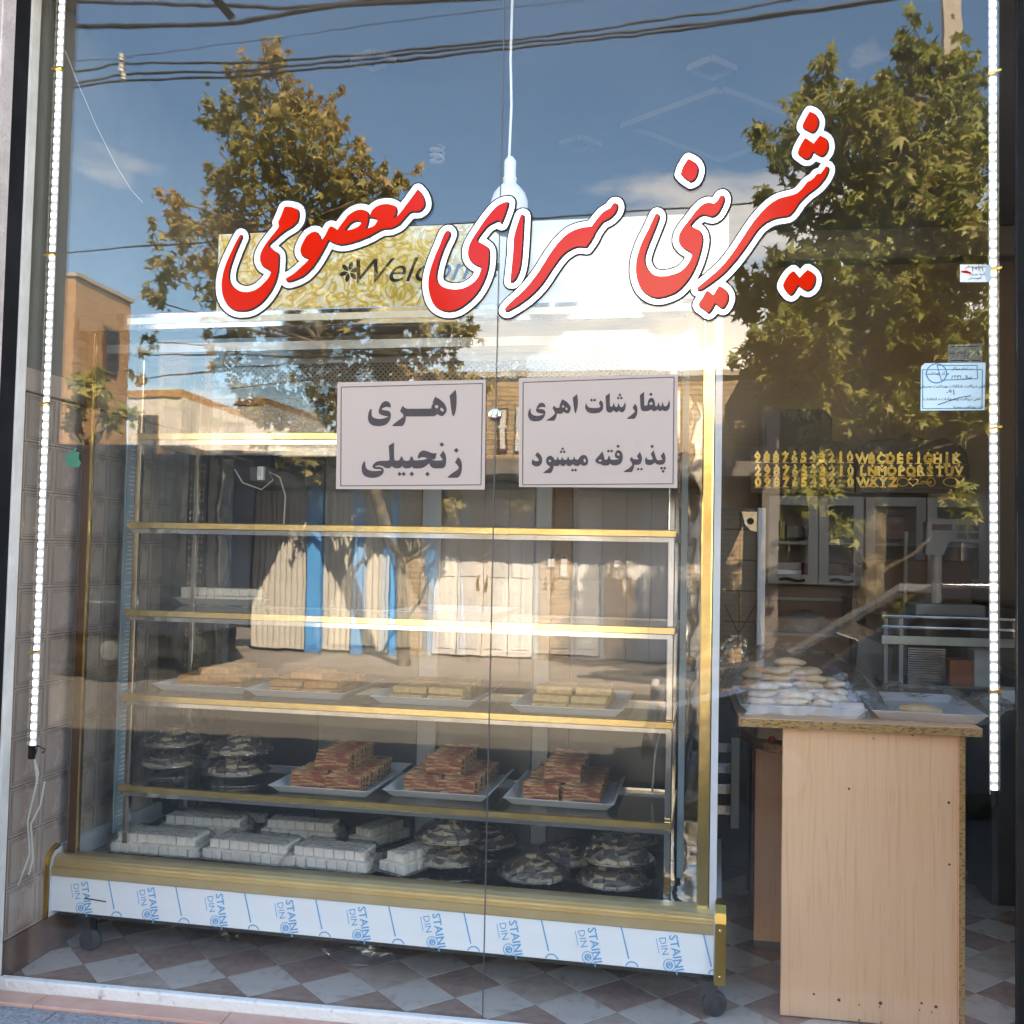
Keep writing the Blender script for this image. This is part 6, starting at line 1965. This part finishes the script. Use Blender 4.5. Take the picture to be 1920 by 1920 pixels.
boxobj('brick_base', (wx(747), EW, -0.3, 0.0, 0, 2.44), M['brick'], ws)
# dark van parked across the street
vx0, vx1 = mir(-250, 1050, 8.0).x, mir(345, 1050, 8.0).x
vz = mir(330, 835, 8.0).z
van = thing('navy_van', 'dark navy box van parked across the street, mirrored left of the blue posts', 'van', (vx0, -8.0, -0.17))
VL, VH = vx1 - vx0, vz + 0.17
MB().box(0.9, VL, -1.9, 0.0, 0.55, VH).build('cargo_box', M['vanpaint'], van, bevel=0.03)
MB().prism([[(-1.0, 0.4), (-1.05, 1.1), (-0.55, 2.0), (0.85, 2.05), (0.85, 0.4)]], lambda a, b, t: (a, t, b), -1.85, -0.05).build('cab', M['vanpaint'], van, bevel=0.05)
MB().prism([[(-0.4, 1.2), (-0.2, 1.85), (0.6, 1.88), (0.6, 1.2)]], lambda a, b, t: (a, t, b), -0.049, -0.04).build('cab_window', M['shed'], van)
rb_ = MB()
for k in range(9):
    x_ = 1.0 + (VL - 1.1) * k / 8
    rb_.box(x_ - 0.02, x_ + 0.02, 0.0005, 0.022, 0.62, VH - 0.06)
rb_.build('side_rib', M['vanpaint'], van)
boxobj('chassis', (-0.9, VL - 0.1, -1.7, -0.15, 0.3, 0.549), M['black'], van)
for x_ in (0.1, VL - 0.9):
    for y_ in (-0.15, -1.7):
        wv_ = MB().lathe([(0.2, -0.1), (0.35, -0.1), (0.37, -0.06), (0.37, 0.06), (0.35, 0.1), (0.2, 0.1)], 24).build('wheel', M['tyre'], van, loc=(x_, y_, 0.37), rot=(PI / 2, 0, 0), smooth=True)
        MB().lathe([(0.04, -0.11), (0.19, -0.09), (0.2, -0.07), (0.2, 0.07), (0.19, 0.09), (0.04, 0.11)], 16).build('rim', M['steel'], wv_, smooth=True)
# houses further back on the left
d14 = lambda px: mir(px, 1050, 14.5).x
X1 = d14(122)
k225 = (on(226, 1050, 1, 5.0)[0]) / 8.0
dfar = X1 / k225 - 3.0
oz = on(130, 522, 1, 14.6)[2]
ob = thing('orange_house', 'orange brick house end with flat roof mirrored beside the left wall', 'house', (X1, -14.5, -0.3))
MB().box(-6, 0, -(dfar - 14.5), 0, 0, oz + 0.3).build('wall', M['brick_orange'], ob)
boxobj('coping', (-6.05, 0.05, -(dfar - 14.45), 0.05, oz + 0.301, oz + 0.38), M['concrete'], ob)
dw = dfar - 14.5
fw_ = boxobj('window', (0.001, 0.05, -dw * 0.75, -dw * 0.5, oz - 1.3, oz - 0.4), M['brownwood'], ob)
boxobj('pane', (0.0505, 0.055, -dw * 0.75 + 0.06, -dw * 0.5 - 0.06, oz - 1.25, oz - 0.45), M['shed'], fw_)
d19 = lambda px: mir(px, 1050, 24).x
wh_ = thing('white_house', 'white rendered house mirrored far behind the dark workshop', 'house', (d19(228), -24, -0.3))
z1, z2 = mir(300, 745, 24).z + 0.3, mir(400, 790, 24).z + 0.3
MB().box(0, d19(330) - d19(228), -6, 0, 0, z1).box(d19(330) - d19(228), d19(560) - d19(228), -6, -1.2, 0, z2).build('wall', M['render'], wh_)
boxobj('parapet', (0, d19(330) - d19(228), -6, 0.05, z1 + 0.001, z1 + 0.2), M['brick_orange'], wh_)
fw_ = boxobj('window', (0.35, 1.0, 0.001, 0.06, z1 - 1.6, z1 - 0.5), M['brownwood'], wh_)
boxobj('pane', (0.41, 0.94, 0.0605, 0.065, z1 - 1.54, z1 - 0.56), M['shed'], fw_)
# dark building on the right, behind the plane tree
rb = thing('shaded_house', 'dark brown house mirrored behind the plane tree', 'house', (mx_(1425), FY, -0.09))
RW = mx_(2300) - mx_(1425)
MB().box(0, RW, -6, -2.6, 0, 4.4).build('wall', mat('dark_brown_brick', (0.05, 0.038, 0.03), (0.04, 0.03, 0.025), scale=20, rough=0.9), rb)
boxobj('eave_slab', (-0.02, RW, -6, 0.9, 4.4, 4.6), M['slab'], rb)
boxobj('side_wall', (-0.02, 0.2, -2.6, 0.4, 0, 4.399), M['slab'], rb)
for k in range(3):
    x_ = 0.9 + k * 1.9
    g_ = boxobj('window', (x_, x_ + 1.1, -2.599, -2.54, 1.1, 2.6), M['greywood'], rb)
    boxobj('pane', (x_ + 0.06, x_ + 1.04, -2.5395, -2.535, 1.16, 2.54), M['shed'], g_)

# ------------------------------------------------------------------ pole, wires
pp = mir(1786, 60, 17.8)
pole = thing('utility_pole', 'pale concrete utility pole with small holes mirrored behind the plane tree', 'pole', (pp.x, -17.9, -0.1))
MB().prism([[(-0.20, 0.0), (0.20, 0.0), (0.155, 16), (-0.155, 16)]], lambda a, b, t: (a, t, b), -0.1, 0.1).build('shaft', M['concrete'], pole, bevel=0.008)
ho = MB()
for k in range(16):
    ho.box(-0.03, 0.03, 0.1005, 0.104, 7.2 + k * 0.5, 7.3 + k * 0.5)
ho.build('hole', M['shed'], pole)
boxobj('bracket', (-0.5, 0.5, 0.105, 0.16, 14.6, 14.7), M['shed'], pole)
for i, (pts, d, r_) in enumerate((
        (((-300, 50), (100, 48), (300, 47), (430, 42), (520, 28), (640, 12), (950, -8), (1500, -60)), 5.5, 0.022),
        (((-300, -40), (100, -2), (430, 10), (560, 14), (700, 2), (900, -15), (1400, -50)), 5.6, 0.018),
        (((-300, 190), (148, 132), (225, 118), (500, 115), (950, 75), (1480, 0), (2200, -120)), 7.0, 0.013),
        (((-300, 225), (148, 155), (235, 139), (500, 128), (950, 82), (1280, 47), (1640, 0), (2300, -100)), 7.0, 0.014),
        (((-300, 240), (148, 163), (240, 151), (500, 138), (950, 91), (1280, 54), (1640, 4), (2300, -90)), 7.1, 0.014),
        (((-300, 130), (150, 112), (300, 98), (640, 55), (950, 15), (1150, -10)), 7.2, 0.004),
        (((-300, 500), (130, 472), (260, 462), (700, 430), (1000, 410), (1240, 394), (1430, 378), (1900, 330), (2300, 280)), 9.0, 0.012))):
    pts = [mir(x, y, d) for x, y in pts]
    out_ = []
    for j in range(len(pts) - 1):
        p0, p1, p2, p3 = pts[max(j - 1, 0)], pts[j], pts[j + 1], pts[min(j + 2, len(pts) - 1)]
        for k in range(5):
            t = k / 5
            out_.append(0.5 * (2 * p1 + (p2 - p0) * t + (2 * p0 - 5 * p1 + 4 * p2 - p3) * t * t + (3 * p1 - p0 - 3 * p2 + p3) * t ** 3))
    out_.append(pts[-1])
    tag(MB().tube(out_, r_, 6).build('overhead_wire', M['cable'], smooth=True), ('thickest black overhead wire sagging at the upper left of the sky', 'black overhead wire looping above the thickest wire', 'upper of three parallel wires held by the white clamp', 'middle of three parallel wires held by the white clamp', 'lowest of three parallel wires held by the white clamp', 'hair thin overhead wire above the three parallel ones', 'lone low wire passing just above the cabinet header')[i], 'wire', 'wires over the street')
ic = mir(231, 128, 6.97)
ins = thing('wire_clamp', 'white wire clamp holding three overhead wires', 'clamp', ic)
for a, b in ((-0.005, 0.12), (0.0, 0.0), (0.03, -0.10)):
    MB().lathe([(0.012, -0.05), (0.035, -0.04), (0.02, -0.015), (0.038, 0.0), (0.02, 0.02), (0.032, 0.04), (0.012, 0.05)], 10, (a, 0.03, b)).build('insulator', M['lamp'], ins, smooth=True)
MB().box(-0.015, 0.03, 0.0, 0.02, -0.15, 0.17).build('clamp_bar', M['steel'], ins)
p0, p1 = mir(385, -25, 1.2), mir(432, 30, 1.2)
tag(MB().bar(p0, p1, 0.035, 0.035, (0, 1, 0)).build('awning_arm', M['black'], None, bevel=0.004), 'black awning arm end at the top of the window', 'awning arm')

# ------------------------------------------------------------------ parked car
car = thing('parked_car', 'grey saloon car parked at the kerb, mirrored low beside the right light strip', 'car', (-0.15, -3.35, -0.17))
# side outline x from the nose, z up; the car points to -x
low = [(0.0, 0.32), (0.02, 0.55), (0.10, 0.66), (0.55, 0.78), (1.05, 0.86), (1.5, 0.90), (2.6, 0.92), (3.3, 0.93), (3.9, 0.92), (4.2, 0.86), (4.25, 0.55), (4.2, 0.30), (3.75, 0.24), (0.35, 0.22)]
SEC = [(0.0, 1.0), (0.84, 1.0), (1.62, 1.0)]
cb = MB()


def loft(outline, ys, ins_):
    rings = []
    for y, s in zip(ys, ins_):
        cxm = sum(p[0] for p in outline) / len(outline)
        rings.append([((p[0] - cxm) * s + cxm, -y, p[1]) for p in outline])
    m = MB()
    for r_ in rings:
        m.v += r_
    n = len(outline)
    for i in range(len(rings) - 1):
        for k in range(n):
            m.f.append((i * n + k, i * n + (k + 1) % n, (i + 1) * n + (k + 1) % n, (i + 1) * n + k))
            m.m.append(0)
    for i in (0, len(rings) - 1):
        for t_ in tessellate_polygon([[Vector((p[0], p[2], 0)) for p in rings[i]]]):
            m.f.append(tuple(i * n + q for q in t_))
            m.m.append(0)
    return m


loft(low, (0.0, 0.05, 0.25, 1.37, 1.57, 1.62), (0.95, 0.985, 1.0, 1.0, 0.985, 0.95)).build('body', M['carpaint'], car, smooth=True)
# roof and pillars
roofp = [(1.75, 1.36), (2.0, 1.405), (2.6, 1.42), (3.05, 1.39), (3.2, 1.35), (2.6, 1.37), (2.0, 1.355)]
MB().prism([roofp], lambda a, b, t: (a, t, b), -1.38, -0.24).build('roof', M['carpaint'], car, bevel=0.01)
for s, yb, yt in ((0, -0.07, -0.25), (1, -1.55, -1.37)):
    pil = MB()
    for (xa, za), (xb, zb_) in (((1.02, 0.87), (1.78, 1.38)), ((2.35, 0.92), (2.42, 1.38)), ((3.55, 0.92), (3.12, 1.37))):
        pil.bar((xa, yb, za), (xb, yt, zb_), 0.07, 0.05, (0, 1, 0))
    pil.bar((1.75, yt, 1.375), (3.15, yt, 1.37), 0.06, 0.05, (0, 1, 0))
    pil.build('pillar', M['carpaint'], car)
    for a, b, c, d in (((1.12, 0.90), (2.34, 0.925), (2.40, 1.36), (1.78, 1.36)), ((2.42, 0.925), (3.48, 0.925), (3.10, 1.35), (2.45, 1.36))):
        MB().poly([(q[0], yb + (yt - yb) * max(0, (q[1] - 0.92)) / 0.45 + (0.01 if s == 0 else -0.01), q[1]) for q in (a, b, c, d)]).build('side_window', M['carglass'], car)
MB().poly([(1.02, -0.10, 0.875), (1.02, -1.52, 0.875), (1.76, -1.36, 1.365), (1.76, -0.26, 1.365)]).build('windscreen', M['carglass'], car)
MB().poly([(3.57, -0.12, 0.93), (3.57, -1.50, 0.93), (3.16, -1.36, 1.36), (3.16, -0.26, 1.36)]).build('rear_window', M['carglass'], car)
MB().box(1.25, 3.4, -1.45, -0.18, 0.5, 0.89).build('cabin', M['black'], car)
for y in (-0.45, -1.15):
    for x in (2.0, 2.9):
        MB().box(x, x + 0.16, y - 0.22, y + 0.22, 0.8, 1.22).build('seat', M['darksteel'], car, bevel=0.03)
mr_ = MB().box(1.22, 1.40, 0.0, 0.16, 0.90, 1.02).build('wing_mirror', M['black'], car, bevel=0.03)
boxobj('mirror_glass', (1.401, 1.405, 0.02, 0.14, 0.915, 1.005), M['chrome'], mr_)
for x in (0.8, 3.45):
    for y in (-0.06, -1.56):
        whl = MB().lathe([(0.18, -0.09), (0.29, -0.09), (0.30, -0.06), (0.30, 0.06), (0.29, 0.09), (0.18, 0.09)], 26).build('wheel', M['tyre'], car, loc=(x, y, 0.30), rot=(PI / 2, 0, 0), smooth=True)
        MB().lathe([(0.03, -0.1), (0.08, -0.095), (0.17, -0.088), (0.18, -0.07), (0.18, 0.07), (0.17, 0.088), (0.03, 0.1)], 18).build('rim', M['steel'], whl, smooth=True)
for y in (-0.2, -1.42):
    MB().box(0.0, 0.06, y - 0.16, y + 0.16, 0.52, 0.64).build('headlight', M['lamp'], car, bevel=0.02)
MB().box(-0.03, 0.06, -1.5, -0.12, 0.30, 0.42).build('bumper', M['darksteel'], car, bevel=0.02)
MB().tube([(1.0, 0.012, 0.78), (2.4, 0.016, 0.80), (3.9, 0.012, 0.80)], 0.008, 5).build('door_trim', M['chrome'], car)
